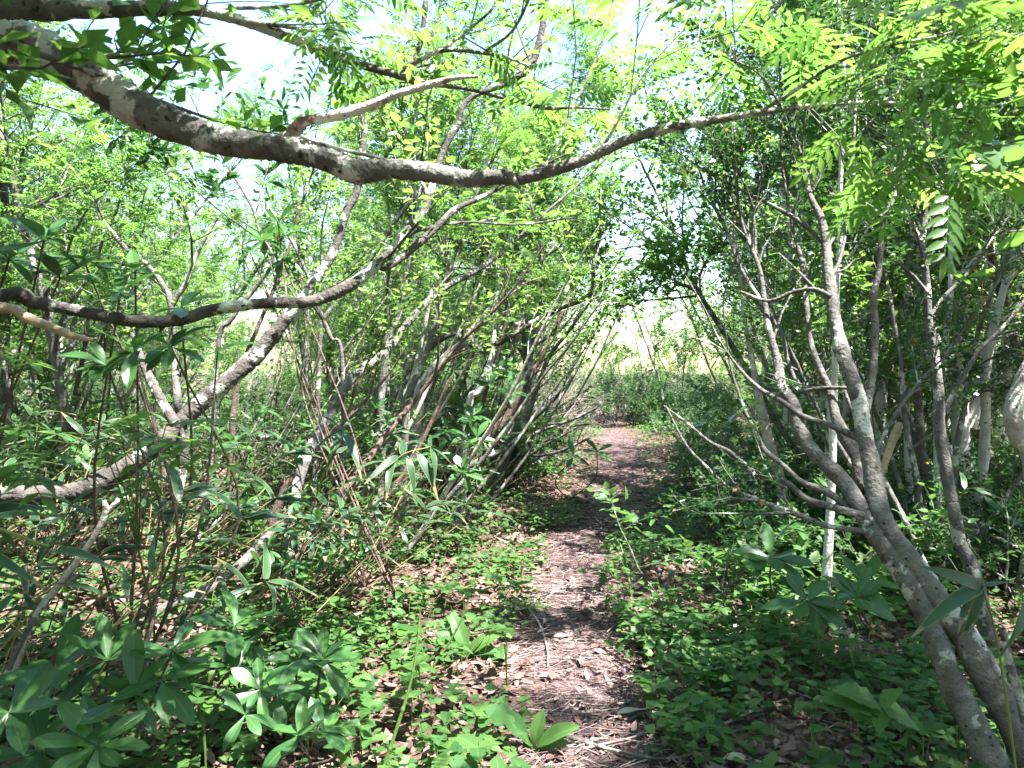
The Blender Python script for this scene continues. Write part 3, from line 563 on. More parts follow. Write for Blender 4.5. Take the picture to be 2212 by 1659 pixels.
make_tree('holly_tree', 'many-stemmed grey tree with small dark leaves rising from the lower right corner', stF, M['bark'], M['holly'], 'holly', lvh, .016, .034, 41, sides=16, fine=4, rough=.035, jit=.75, spread=.9) if False else \
    make_tree('holly_tree', 'many-stemmed grey tree with small dark leaves rising from the lower right corner', stF, M['bark'], M['holly'], 'holly', lvh, .017, .034, 41, sides=16, fine=4, rough=.035, jit=.75)
G1 = [(2102, 1234, 32), (2074, 1174, 28), (2060, 1094, 26), (2056, 1081, 26), (2039, 993, 24), (2028, 916, 24), (2028, 852, 22), (2018, 765, 20), (2007, 694, 16), (2004, 624, 16), (1997, 554, 14), (1993, 527, 14), (1997, 440, 14), (1993, 397, 12), (2000, 320, 9)]
sG = traced(G1, 4.1, 4.3, pre=[(*(at(2150, 1330, 4.1)[:2]), gz(2.5, 4.1) - .05, .04)], post=onward(G1, 4.3, 1.2))
stG = [(*sG, False, lvh), kid([(2039, 888, 14), (2067, 835, 11), (2095, 789, 10), (2120, 750, 9), (2155, 719, 8), (2208, 656, 6)], 4.2, 4.2), kid([(1997, 541, 12), (1982, 510, 12), (1961, 464, 10), (1937, 422, 8), (1920, 360, 6)], 4.2, 4.4), kid([(2005, 690, 8), (2040, 640, 8), (2090, 590, 7), (2140, 520, 5)], 4.2, 4.3), kid([(2000, 440, 8), (2030, 400, 8), (2080, 350, 6)], 4.2, 4.4)]
make_tree('holly_tree', 'single grey stem with a low elbow standing before the white trunks on the right', stG, M['bark'], M['holly'], 'holly', lvh, .018, .034, 42, rough=.035, jit=.75)

# ---- pale trunks on the right
lvw = [(3.5, (.6, 1.3), (25, 60), .5), (6, (.3, .7), (30, 60), .2), (7, (.15, .35), (30, 60), .2)]
def white(rows, d, label, kids=(), L=2.2, seed=0, lean=(0, 0, .6), bark='white', base=None):
    pre = [(*(ground(*base)[:2]), ground(*base)[2] - .05, rad_of(rows[0][2], d) * 1.1)] if base else to_ground(rows, d)
    st = [(*traced(rows, d, d, pre=pre, post=onward(rows, d, L, lean)), False, lvw)] + [(*traced(k, d, d, post=onward(k, d, 1.2, lean)), False, lvw) for k in kids]
    make_tree('beech_tree', label, st, M[bark], M['canopy'], 'far', lvw, .035, .065, seed, rough=.03)
white([(2112, 1190, 40), (2102, 1116, 38), (2077, 975, 36), (2074, 852, 32), (2070, 747, 28), (2074, 677, 28), (2070, 606, 24), (2074, 527, 23), (2095, 457, 26), (2116, 387, 24), (2134, 338, 16)], 6.5, 'tall white trunk mottled with shadow behind the single grey stem', [[(2095, 925, 26), (2113, 859, 21), (2123, 800, 18), (2134, 729, 15), (2141, 670, 10)]], seed=51)
white([(1900, 1050, 32), (1898, 940, 32), (1898, 852, 32), (1885, 800, 26), (1866, 729, 26), (1870, 659, 26), (1884, 589, 24), (1905, 520, 20), (1926, 457, 18)], 7.0, 'white trunk with a side branch rising behind the many-stemmed tree', [[(1902, 796, 15), (1944, 768, 14), (1997, 736, 12), (2040, 700, 9)]], seed=52)
white([(1700, 900, 16), (1708, 765, 17), (1715, 677, 20), (1712, 606, 20), (1710, 530, 16), (1700, 460, 12)], 8.5, 'greyish smooth trunk seen through the twigs of the many-stemmed tree', seed=53)
white([(1690, 1060, 22), (1666, 975, 22), (1652, 916, 22), (1641, 870, 18), (1625, 780, 12), (1610, 700, 9)], 6.5, 'short sunlit pale trunk leaning left behind low branches of the many-stemmed tree', seed=54, bark='pale')
white([(2235, 1020, 44), (2200, 940, 42), (2190, 888, 40), (2215, 820, 40), (2260, 720, 36)], 5.0, 'smooth beige trunk cut off by the right edge', seed=55, bark='pale', L=2.5)
white([(1935, 1000, 14), (1930, 900, 14), (1925, 800, 11), (1935, 700, 9), (1960, 600, 7)], 8.0, 'thin pale stem between the two white trunks on the right', seed=56, bark='pale')
s = traced([(1893, 1060, 12), (1905, 1020, 14), (1925, 960, 17), (1940, 925, 18), (1944, 912, 8)], 5.5, pre=to_ground([(1893, 1060, 12), (1905, 1020, 14)], 5.5)); A = Acc(); A.tube(*s, 9, .05)
tag(A.build('tree_stump', M['deadwood']), 'snapped pale dead stem with a torn brown top among the white trunks', 'stump')
sR = traced([(2165, 1357, 14), (2180, 1428, 16), (2201, 1498, 18), (2215, 1560, 20)], 2.6); A = Acc(); A.tube(*sR, 8, .05)
tag(A.build('dead_stick', M['bark']), 'grey stick at the right edge behind the bamboo leaves', 'stick')

# ------------------------------------------------------------------ woods behind: a few kinds grown once, then copied
def wood_tree(name, cat, seed, H, r, bark, lm, kind, space, size, lean=0.0, t0=.3, stems=1, spread=1.0, flat=1.0, jit=.45):
    rng = np.random.default_rng(seed); st = []
    for k in range(stems):
        d = np.array([rng.normal(0, .12) + lean, rng.normal(0, .12), 1.0]) if stems == 1 else np.array([rng.normal(0, .3) + lean, rng.normal(0, .3), 1.0])
        p = wander(np.array([rng.normal(0, .08) if k else 0, rng.normal(0, .08) if k else 0, -.1]), d, H * rng.uniform(.85, 1.1), 14, rng, .09, .05)
        st.append((p, np.linspace(r, .006, 15) * rng.uniform(.75, 1)))
    lv = [(5.0 / stems ** .5, (.7 * spread, 1.6 * spread), (40, 80), t0), (6, (.3, .8), (30, 65), .15), (7, (.15, .35), (30, 60), .15)]
    return make_tree(name, name, st, bark, lm, kind, lv, space, size, seed, cat, sides=8, sunhole=False, flat=flat, jit=jit, origin=(0, 0, 0))[0]
KW = Kind([wood_tree('rowan_tree', 'tree', 101, 4.6, .05, M['bark'], M['rowan'], 'pinnate_far', .085, .16, .15, .22),
           wood_tree('rowan_tree', 'tree', 102, 5.4, .055, M['bark'], M['rowan'], 'pinnate_far', .085, .17, .25, .25),
           wood_tree('slender_tree', 'tree', 103, 5.0, .045, M['bark'], M['canopy'], 'far', .03, .07, .2, .22),
           wood_tree('slender_tree', 'tree', 104, 6.0, .06, M['brownbark'], M['canopy'], 'far', .03, .075, .3, .25),
           wood_tree('beech_tree', 'tree', 105, 6.5, .075, M['white'], M['canopy'], 'far', .03, .07, .05, .3),
           wood_tree('many_stemmed_tree', 'tree', 106, 4.2, .035, M['bark'], M['canopy'], 'far', .03, .065, .1, .2, 4, .75),
           wood_tree('many_stemmed_tree', 'tree', 107, 4.0, .03, M['bark'], M['holly'], 'holly', .02, .042, -.05, .2, 5, .7, 1.0, .8)])
def wood_shrub(name, seed, H, lm, kind, space, size, stems=7):
    rng = np.random.default_rng(seed); st = []
    for k in range(stems):
        p = wander(np.array([rng.normal(0, .12), rng.normal(0, .12), -.05]), np.array([rng.normal(0, .55), rng.normal(0, .55), 1.0]), H * rng.uniform(.7, 1.15), 8, rng, .12, .03)
        st.append((p, np.linspace(.012, .003, 9)))
    lv = [(9, (.3, .6), (30, 70), .15), (11, (.12, .3), (30, 60), .15)]
    return make_tree(name, name, st, M['bark'], lm, kind, lv, space, size, seed, 'shrub', sides=5, sunhole=False, jit=.5, origin=(0, 0, 0))[0]
KS = Kind([wood_shrub('leafy_shrub', 111, 1.0, M['shrub'], 'oval', .04, .06), wood_shrub('leafy_shrub', 112, 1.3, M['shrub'], 'far', .035, .055),
           wood_shrub('leafy_shrub', 113, .75, M['shrub'], 'oval', .04, .07, 5), wood_shrub('evergreen_shrub', 114, .9, M['holly'], 'holly', .02, .035, 8)])
def layer_shrub(seed, H, L, n):
    rng = np.random.default_rng(seed); st = []
    for k in range(n):
        p = wander(np.array([rng.normal(0, .05), rng.normal(0, .05), -.05]), np.array([rng.normal(0, .5), rng.normal(0, .5), 1.0]), H * rng.uniform(.6, 1.15), 7, rng, .1, -.02); st.append((p, np.linspace(.007, .002, 8)))
    return make_tree('layered_shrub', 'x', st, M['bark'], M['herb'], 'tooth', [(10, (.2, .5), (55, 90), .25), (6, (.1, .25), (35, 65), .2)], .045, L, seed, 'shrub', sides=5, sunhole=False, jit=.22, up=-.01, origin=(0, 0, 0))[0]
KY = Kind([layer_shrub(121, .9, .075, 4), layer_shrub(122, .65, .085, 3), layer_shrub(123, 1.2, .07, 5)])
LABEL_W = ['fine-leaved rowan-like tree standing in the wood %s', 'taller fine-leaved tree leaning in the wood %s', 'slender leafy tree standing in the wood %s', 'tall thin brown-stemmed tree in the wood %s', 'white-stemmed tree in the wood %s', 'bushy tree of several grey stems in the wood %s', 'dense dark-leaved tree of several stems in the wood %s']
def region(x, y):
    c = float(path_x(min(y, 20)))
    if y > 17: return 'beyond the end of the trail'
    return 'left of the trail' if x < c else 'right of the trail'
W = []
tries = 0
while len(W) < 330 and tries < 26000:
    tries += 1
    y = R.uniform(14, 60) if len(W) > 110 else R.uniform(6, 20); side = R.choice([-1, 1]); c = float(path_x(min(y, 19.)))
    off = 1.5 + (abs(R.normal(0, 1)) * (2.5 + .3 * y) if y < 25 else R.uniform(0, 1) * .9 * y); x = c + side * off
    if abs(x) > .72 * y + 2.5: continue
    if y < 9 and abs(x) < 1.2 + .2 * y and side < 0: continue
    if 12 < y < 27 and .095 < x / y < .2: continue
    if (y < 12 and -.56 < x / y < -.24) or (44 > y >= 12 and -.42 < x / y < -.28) or (side < 0 and y < 11 and off < 2.8): continue
    if side > 0 and (8.5 < y < 19 and off < 3.4 or y <= 8.5 and off < 2.8): continue
    if any((x - a) ** 2 + (y - b) ** 2 < (.8 + .02 * y) ** 2 for a, b in W): continue
    W.append((x, y)); k = int(R.choice([0, 1, 2, 3, 4, 5, 6], p=[.24, .2, .16, .12, .08, .12, .08])) if side < 0 else int(R.choice([0, 1, 2, 3, 4, 5, 6], p=[.14, .12, .16, .08, .2, .14, .16]))
    rz = R.normal(0, .5) + (0 if side < 0 else pi)
    KW.put(k, (x, y, gz(x, y)), rz, R.uniform(.8, 1.2) * (1 if y < 20 else 1.15) * (.8 if .07 < x / y < .22 and y > 20 else 1), LABEL_W[k] % region(x, y), (R.normal(0, .05), R.normal(0, .05)), group='trees ' + ('filling the wood ' if k else 'of fine leaves ') + region(x, y))
for i in range(46):  # unseen trees added behind and beside the camera to hold back open-sky light
    y = R.uniform(-13, 5); x = R.choice([-1, 1]) * R.uniform(max(2.2, .75 * y + 2.0), 11) if y > -2.5 else R.uniform(-10, 10)
    k = int(R.integers(0, 7)); KW.put(k, (x, y, gz(x, y)), R.uniform(0, 6.28), R.uniform(.95, 1.3), LABEL_W[k] % 'behind the viewpoint', group='trees behind the viewpoint')
for (x, y, k) in [(3.0, 5.4, 6), (3.4, 7.0, 6), (3.5, 5.9, 4), (3.0, 7.4, 4), (4.0, 7.6, 6), (4.6, 6.6, 4), (3.7, 8.6, 4), (5.2, 8.4, 4)]:
    KW.put(k, (x, y, gz(x, y)), pi + R.normal(0, .6), R.uniform(.7, .9), LABEL_W[k] % 'close behind the many-stemmed tree', (R.normal(0, .06), R.normal(-.05, .06)), group='trees close behind the many-stemmed tree')
LY = ['light green shrub with flat tiers of toothed leaves %s', 'low shrub of large toothed leaves in flat tiers %s', 'taller light green tiered shrub %s']
for i in range(44):
    if i < 32: y = R.uniform(4.6, 10); x = R.uniform(max(path_x(y) + .75, .17 * y + .3), .66 * y); w = 'right of the trail'
    else: y = R.uniform(5.5, 11); x = R.uniform(-.5 * y, path_x(y) - .9); w = 'left of the trail'
    k = int(R.integers(0, 3)); KY.put(k, (x, y, gz(x, y)), R.uniform(0, 6.28), R.uniform(.65, 1.1), LY[k] % w, group='tiered light green shrubs ' + w)
def pale_stem(seed, H, r, bark):
    rng = np.random.default_rng(seed); p = wander(np.array([0, 0, -.1]), np.array([rng.normal(0, .15), rng.normal(0, .1), 1.]), H, 16, rng, .06, .04)
    return make_tree('slender_tree', 'x', [(p, np.linspace(r, .005, 17))], M[bark], M['canopy'], 'far', [(3.4, (.4, 1.0), (20, 55), .45), (5, (.2, .5), (30, 60), .25), (5, (.12, .28), (30, 60), .2)], .05, .062, seed, sides=9, sunhole=False, origin=(0, 0, 0))[0]
KP = Kind([pale_stem(821, 4.2, .04, 'white'), pale_stem(822, 3.8, .028, 'pale'), pale_stem(823, 4.5, .034, 'white'), pale_stem(824, 3.4, .022, 'bark')])
LP = ['slender white-barked tree', 'slender pale-barked tree', 'taller slender white-barked tree', 'thin grey-barked tree']
for i in range(26):
    y = R.uniform(4.8, 10); x = R.uniform(.3 * y + .3, .66 * y)
    k = int(R.integers(0, 4)); KP.put(k, (x, y, gz(x, y)), R.uniform(0, 6.28), R.uniform(.8, 1.15), LP[k] + ' among the trunks on the right', (R.normal(0, .05), R.normal(-.06, .07)), group='slender pale trees on the right')
def lean_stem(seed, L, lean, r, bark, lm, kind, space, size):
    rng = np.random.default_rng(seed); p = wander(np.array([0, 0, -.1]), np.array([lean, rng.normal(0, .15), 1.]), L, 14, rng, .07, .035)
    return make_tree('leaning_tree', 'x', [(p, np.linspace(r, .004, 15))], M[bark], M[lm], kind, [(3.0, (.4, 1.0), (15, 50), .55), (4, (.2, .5), (30, 60), .3), (5, (.12, .28), (30, 60), .2)], space, size, seed, sides=8, sunhole=False, origin=(0, 0, 0))[0]
KL = Kind([lean_stem(801, 3.2, .9, .024, 'pale', 'canopy', 'far', .045, .065), lean_stem(802, 3.8, 1.1, .03, 'brownbark', 'canopy', 'far', .045, .065), lean_stem(803, 2.8, .7, .019, 'bark', 'shrub', 'far', .045, .06), lean_stem(804, 3.5, 1.2, .024, 'pale', 'rowan', 'pinnate_far', .1, .15), lean_stem(805, 3.2, 1.0, .028, 'bark', 'canopy', 'far', .045, .065)])
LL = ['slender pale tree', 'slender brown tree', 'thin grey young tree', 'pale fine-leaved young tree', 'lichened grey slender tree']; LT = []; tries = 0
while len(LT) < 78 and tries < 4000:
    tries += 1; y = R.uniform(5.5, 13); x = R.uniform(-.66 * y, path_x(y) - 1.3)
    if any((x - a) ** 2 + (y - b) ** 2 < .35 ** 2 for a, b in LT): continue
    LT.append((x, y)); k = int(R.integers(0, 5)); KL.put(k, (x, y, gz(x, y)), R.normal(0, .35), R.uniform(.75, 1.15) * (.62 if -.62 < x / y < -.24 else 1), LL[k] + ' leaning right in the tangle left of the trail', (R.normal(0, .06), R.normal(0, .08)), group='slender trees leaning in the tangle left of the trail')
def rhodo_bush(seed, H, n, size):
    rng = np.random.default_rng(seed); base = np.zeros(3); tips = [np.array([rng.normal(0, .32) * H, rng.normal(0, .32) * H, H * rng.uniform(.35, 1.05)]) for _ in range(n)]
    return rhodo_at('rhododendron_shrub', 'x', base, tips, size, seed)
S_ = []; tries = 0
while len(S_) < 230 and tries < 12000:
    tries += 1
    y = R.uniform(5, 12) if len(S_) < 90 else R.uniform(6.5, 28); side = R.choice([-1, 1]); c = float(path_x(min(y, 19.))); x = c + side * (.85 + abs(R.normal(0, 1)) * (1.6 + .2 * y))
    if abs(x) > .72 * y + 1 or (side > 0 and y < 5.6 and x < 2.4) or (side < 0 and y < 9.5 and x > -.62 * y): continue
    if any((x - a) ** 2 + (y - b) ** 2 < .5 ** 2 for a, b in S_): continue
    S_.append((x, y)); k = int(R.integers(0, 4))
    KS.put(k, (x, y, gz(x, y)), R.uniform(0, 6.28), R.uniform(.6, 1.1) if side < 0 or x > c + 1.7 else R.uniform(.4, .65), ['low leafy green shrub growing %s', 'taller fine-leaved shrub growing %s', 'small broad-leaved shrub growing %s', 'dark evergreen shrub growing %s'][k] % region(x, y), group='shrubs ' + region(x, y))
for (x, y, k, s) in [(2.7, 17.6, 0, 1.1), (3.1, 18.6, 1, 1.0), (3.7, 17.8, 2, 1.3), (2.2, 18.8, 0, 1.1), (4.3, 18.0, 1, 1.0), (2.6, 19.8, 1, 1.2), (3.5, 20.4, 0, 1.3), (1.4, 19.2, 1, 1.1), (3.2, 16.6, 2, .9), (3.8, 16.0, 0, .9), (3.0, 15.4, 2, .7), (1.0, 17.6, 2, .9), (4.6, 16.8, 0, 1.2)]:
    KS.put(k, (x, y, gz(x, y)), R.uniform(0, 6.28), s, 'sunlit bright shrub closing off the far end of the trail', group='sunlit shrubs where the trail ends')

# trees added round the viewpoint for shade; others arch over the trail in view
def shade_tree(x, y, H, seed, label, lean):
    rng = np.random.default_rng(seed)
    p = wander(np.array([x, y, gz(x, y) - .1]), np.array([lean[0], lean[1], 1.]), H, 16, rng, .08, .05); r = np.linspace(.07 if abs(x) > .66 * y else .042, .006, 17)
    lv = [(7, (.9, 2.1), (45, 85), .45), (8, (.4, .9), (30, 60), .15), (8, (.2, .4), (30, 60), .15)]
    make_tree('rowan_tree', label, [(p, r)], M['bark'], M['rowan'], 'pinnate_far' if seed % 2 else 'far', lv, .085 if seed % 2 else .032, .17 if seed % 2 else .08, seed, group='trees added round the viewpoint for shade' if abs(x) > .66 * y else 'trees arching over the trail ' + region(x, y), keep=lambda P: (np.linalg.norm(P - CAM, axis=1) > 1.6))
SHADE = [(-1.9, .2, 5.2, (.15, .05)), (2.6, .3, 5.6, (-.1, .1)), (1.4, -1.8, 5.6, (0, .15)), (-1.2, -2.2, 5.4, (.1, .1)), (3.8, 2.0, 5.6, (-.12, .05)), (-3.4, 2.2, 5.4, (.25, .1)), (3.6, -1.2, 6, (-.1, 0)), (-5.2, 5.8, 5.5, (.25, 0)), (3.4, 6.3, 5.4, (-.2, 0)), (-5.0, 7.4, 5.6, (.2, 0)), (4.4, 8.0, 5.6, (-.2, 0)),
         (.6, -.9, 6.0, (.05, .1)), (1.5, .45, 5.6, (-.12, .16)), (-1.6, .5, 5.4, (.22, .16)), (-2.6, .9, 5.2, (.25, .2)), (-.6, -3.6, 6, (0, .1)), (2.9, -3.0, 6, (0, .1)), (-3.0, -1.0, 5.6, (.1, .1)), (5.6, 1.0, 6, (-.1, 0)), (-3.6, 3.6, 5.8, (.22, 0)), (-1.4, 9.6, 5.6, (.25, 0)), (-1.5, 7.0, 5.0, (.38, -.05)), (3.1, 7.6, 5.2, (-.32, -.05)), (3.0, 1.7, 5.6, (-.08, .12)), (.2, 11.5, 5.0, (.1, 0)), (-.3, 9.0, 5.2, (.3, 0))]
for i, (x, y, H, ln) in enumerate(SHADE):
    shade_tree(x, y, H, 200 + i, 'leafy tree added beside the viewpoint so its crown shades the trail' if abs(x) > .66 * y else 'leafy tree %s whose wide crown arches over it' % region(x, y), ln)

# ------------------------------------------------------------------ bamboo grass
def make_cane(seed, H, lean, nl, L):
    rng = np.random.default_rng(seed); root = thing('bamboo_cane', 'cane', 'bamboo')
    p = wander(np.array([0, 0, -.03]), np.array([lean, rng.normal(0, .1), 1.]), H, 10, rng, .05, -.01); A = Acc(); A.tube(p, np.linspace(.0042, .0022, 11), 5, tint=rng.random())
    B_ = Acc(); tipP = []; 
    for k in range(nl):
        i = 10 - k // 3 if k < nl - 2 else 7; b = p[i]; a = rng.uniform(0, 2 * pi); T = norm(p[-1] - p[-2])
        D = np.array([cos(a), sin(a), rng.uniform(-.15, .5)]) + T * .6
        B_.leaves(LEAF['sasa'], [b], [D], [np.array([0, 0, 1.]) + rng.normal(0, .35, 3)], L * rng.uniform(.7, 1.15), rng)
    A.build('stem', M['cane'], root); B_.build('leaves', M['sasa'], root); return root
KC = Kind([make_cane(300 + i, H, l, n, L) for i, (H, l, n, L) in enumerate([(1.3, 1.1, 6, .21), (1.1, .8, 7, .22), (1.5, 1.2, 6, .23), (1.0, .5, 7, .2), (1.4, 1.0, 5, .24), (.9, 1.3, 6, .2), (1.2, .4, 6, .22), (1.35, 1.1, 3, .2)])])
cn = []
for i in range(255):
    for _ in range(50):
        y = R.uniform(3.0, 9.0); x = R.uniform(-.72 * y - .5, min(-.35, path_x(y) - 1.35 - .1 * max(0, 6 - y)))
        if not (y < 4.0 and x > -1.7) and not (y < 4.6 and x > -1.2): break
    cn.append((x, y)); lab = 'bamboo grass cane leaning right among the trunks %s' % ('at the left edge' if x < -.45 * y else 'left of the trail')
    KC.any((x, y, gz(x, y)), R.normal(0, .45), R.uniform(.75, 1.15), lab, (R.normal(0, .08), R.normal(.05, .12)), group='bamboo grass canes ' + ('at the left edge' if x < -.45 * y else 'left of the trail'))
for i in range(26):
    y = R.uniform(5, 10); x = R.uniform(.5 * y, .74 * y)
    KC.any((x, y, gz(x, y)), R.uniform(0, 6), R.uniform(.7, 1.), 'bamboo grass cane among the pale trunks on the right', (R.normal(0, .1), R.normal(0, .1)), group='bamboo grass canes on the right')
def spray(name, label, pts, fans, L, seed, cat='bamboo', tips=True):
    """one cane traced by points, with leaves aimed at points of the photo: fans = (base xyz, tip xyz)"""
    rng = np.random.default_rng(seed); root = thing(name, label, cat, pts[0]); A = Acc(); s = spline(pts, 5); A.tube(s, np.linspace(.005, .0028, len(s)), 6, tint=.3); local(A, pts[0]).build('stem', M['cane'], root)
    B_ = Acc()
    for b, t, w in fans:
        d = t - b; ln = np.linalg.norm(d); B_.leaves([LEAF['sasa'][w % 4]], [b], [d + np.array([0, 0, .12 * ln])], [norm(np.array([0, -.3, 1.0]) + rng.normal(0, .35, 3))], ln * .88, rng)
    local(B_, pts[0]).build('leaves', M['sasa'], root)
c0 = at(105, 1180, 1.35); g0 = ground(60, 1640)
b1 = at(-60, 1150, 1.25)
spray('bamboo_cane', 'large near bamboo leaves with dried edges at the left edge', [np.array([-1.05, 1.25, 0]), at(-80, 1400, 1.25), b1, c0], [(at(-70, 1140, 1.25), at(145, 1082, 1.2), 0), (c0, at(198, 1112, 1.42), 3), (c0 + [.0, 0, -.01], at(262, 1188, 1.3), 1), (at(-80, 1190, 1.25), at(85, 1225, 1.2), 1), (at(-80, 1230, 1.3), at(60, 1252, 1.3), 0), (at(-60, 1120, 1.3), at(60, 1130, 1.45), 2)], .3, 401)
c1 = at(2123, 1268, 2.2)
spray('bamboo_cane', 'bamboo cane with dried brown leaves in front of the right-hand trunks', [np.array([1.55, 2.3, 0.05]), at(2160, 1420, 2.25), c1], [(c1, at(2010, 1238, 2.1), 0), (c1, at(2040, 1345, 2.1), 3), (c1, at(1990, 1335, 2.05), 1), (c1, at(2130, 1400, 2.2), 3), (c1, at(2205, 1245, 2.2), 3), (c1, at(2125, 1190, 2.2), 0), (c1, at(2095, 1390, 2.15), 1), (at(2215, 1300, 2.2), at(2195, 1440, 2.1), 0)], .3, 402)
c2 = at(930, 965, 3.6)
spray('bamboo_cane', 'broad drooping bamboo leaves in the centre left above the herbs', [ground(760, 1240), at(800, 1080, 3.8), at(860, 990, 3.6), c2], [(c2, at(958, 1040, 3.5), 1), (c2, at(1005, 1020, 3.6), 0), (at(880, 985, 3.6), at(905, 1075, 3.5), 1), (at(860, 985, 3.6), at(800, 1030, 3.4), 1), (at(870, 985, 3.6), at(870, 935, 3.8), 0), (c2, at(925, 930, 3.7), 0), (at(840, 1000, 3.6), at(770, 985, 3.5), 2), (at(850, 990, 3.6), at(830, 1060, 3.4), 1), (at(900, 975, 3.6), at(960, 1080, 3.5), 3)], .25, 403)
c3 = at(740, 930, 3.9)
spray('bamboo_cane', 'drooping bamboo leaves with pale edges left of the broad ones', [ground(640, 1230), at(690, 1050, 3.9), c3], [(c3, at(700, 1010, 3.7), 1), (c3, at(790, 1010, 3.7), 1), (c3, at(830, 960, 3.9), 0), (c3, at(660, 960, 3.8), 2), (c3, at(770, 890, 4), 0), (c3, at(690, 880, 3.9), 3)], .25, 404)

# ------------------------------------------------------------------ rhododendrons
def whorls(acc, tips, dirs, size, rng, n=9):
    for p, d in zip(tips, dirs):
        d = norm(d); u = norm(np.cross(d, [.3, .8, .5])); v = np.cross(d, u); k = n + int(rng.integers(-2, 3))
        for i in range(k):
            a = 2 * pi * i / k + rng.normal(0, .2); el = rng.choice([.75, .2, -.35], p=[.35, .4, .25]) + rng.normal(0, .12)
            D = (u * cos(a) + v * sin(a)) + d * el
            acc.leaves(LEAF['rhodo'], [p], [D], [d + norm(D) * -el * .8 + rng.normal(0, .12, 3)], size * rng.uniform(.75, 1.15), rng)
def rhodo_at(name, label, base, tips, size, seed, group=None, n=9, cat='shrub'):
    rng = np.random.default_rng(seed); root = thing(name, label, cat, base, group); A = Acc(); B_ = Acc(); D = []
    for t in tips:
        mid = base * .45 + t * .55 + rng.normal(0, .05, 3) + rng.normal(0, .12, 3) * (t[2] - base[2] > .7); mid[2] = base[2] + (t[2] - base[2]) * .5
        s = spline([base, mid, t], 5); A.tube(s, np.linspace(.008, .004, len(s)), 6, .05, rng, .5); D.append(norm(t - mid) * .6 + np.array([0, -.1, .8]))
    local(A, base).build('stem', M['brownbark'], root); whorls(B_, tips, D, size, rng, n); local(B_, base).build('leaves', M['rhodo'], root); return root
def T(*q): return [at(*i) for i in q]
KR = Kind([rhodo_bush(811, 1.0, 9, .17), rhodo_bush(812, 1.5, 12, .17), rhodo_bush(813, .7, 6, .16)])
LR = ['broad-leaved evergreen rhododendron', 'taller broad-leaved evergreen rhododendron', 'low broad-leaved evergreen rhododendron']
for i in range(34):
    if i < 26: y = R.uniform(4.6, 10); x = R.uniform(-.68 * y, path_x(y) - 1.3); w = 'under the leaning stems left of the trail'
    else: y = R.uniform(4.5, 9); x = R.uniform(path_x(y) + 1.3, .66 * y); w = 'under the trees right of the trail'
    k = int(R.integers(0, 3)); KR.put(k, (x, y, gz(x, y)), R.uniform(0, 6.28), R.uniform(.5, .85), LR[k] + ' ' + w, group='rhododendrons ' + w)
rhodo_at('rhododendron_shrub', 'large rhododendron with broad leaf whorls in the lower left foreground', ground(300, 1640), T((232, 1425, 2.55), (373, 1405, 2.55), (506, 1352, 2.9), (350, 1470, 2.45), (120, 1450, 2.5), (290, 1500, 2.4)), .175, 501)
rhodo_at('rhododendron_shrub', 'rhododendron seedling with a low whorl at the bottom left corner', ground(120, 1700), T((88, 1620, 2.25), (211, 1610, 2.25), (20, 1540, 2.2)), .18, 502)
rhodo_at('rhododendron_shrub', 'rhododendron with two pale green whorls left of the herb patch', ground(680, 1530), T((696, 1425, 2.95), (643, 1428, 3.05)), .15, 503)
rhodo_at('rhododendron_shrub', 'narrow-leaved rhododendron between the large one and the pale whorls', ground(520, 1520), T((503, 1400, 2.9), (528, 1395, 2.95), (503, 1440, 2.8)), .1, 504)
rhodo_at('rhododendron_shrub', 'small bright rhododendron seedling near the bottom centre left', ground(640, 1660), T((643, 1590, 2.5), (700, 1582, 2.55)), .125, 505, n=8)
rhodo_at('rhododendron_shrub', 'rhododendron seedling with drooping young leaves below the pale whorls', ground(575, 1570), T((562, 1490, 2.6), (530, 1545, 2.5), (600, 1500, 2.65)), .12, 506, n=7)
rhodo_at('rhododendron_shrub', 'tall rhododendron whorl right of the trail in front of low branches', ground(1700, 1330), T((1666, 1205, 4.0),), .2, 507)
rhodo_at('rhododendron_shrub', 'rhododendron with one spreading whorl between two others right of the trail', ground(1760, 1380), T((1743, 1300, 3.7),), .19, 508)
rhodo_at('rhododendron_shrub', 'rhododendron whorl against the foot of the right-hand trunks', ground(1880, 1360), T((1866, 1260, 3.5), (1850, 1290, 3.4)), .17, 509)
rhodo_at('rhododendron_shrub', 'tall rhododendron whorl standing high at the left edge above the lichen-spotted limb', np.array([-2.6, 3.7, gz(-2.6, 3.7)]), T((95, 520, 3.2), (20, 560, 3.3), (130, 600, 3.3)), .2, 510, n=11)
rhodo_at('rhododendron_shrub', 'rhododendron whorls just above the lichen-spotted limb', np.array([-1.9, 3.8, gz(-1.9, 3.8)]), T((260, 632, 3.1), (292, 588, 3.3), (390, 665, 3.2), (180, 560, 3.4)), .15, 511)
rhodo_at('rhododendron_shrub', 'dark rhododendron leaves hanging below the lichen-spotted limb', np.array([-1.7, 3.4, gz(-1.7, 3.4)]), T((290, 760, 2.9), (370, 750, 3.1), (470, 760, 3.5), (230, 790, 3.0)), .16, 512)
rhodo_at('rhododendron_shrub', 'dark rhododendron crown in front of the white sky gap', np.array([-.75, 5.0, gz(-.75, 5)]), T((570, 520, 5), (610, 560, 5.1), (540, 545, 4.9), (640, 500, 5.2), (600, 480, 5.1)), .16, 513)
rhodo_at('rhododendron_shrub', 'sunlit rhododendron whorls beside the bright white stem', ground(1040, 1010), T((1095, 800, 7.5), (1110, 845, 7.2), (1060, 830, 7.4)), .22, 514)
rhodo_at('rhododendron_shrub', 'yellowish rhododendron whorl at the foot of the bright white stem', ground(1010, 1040), T((1020, 900, 7.0), (1030, 945, 6.8)), .19, 515)
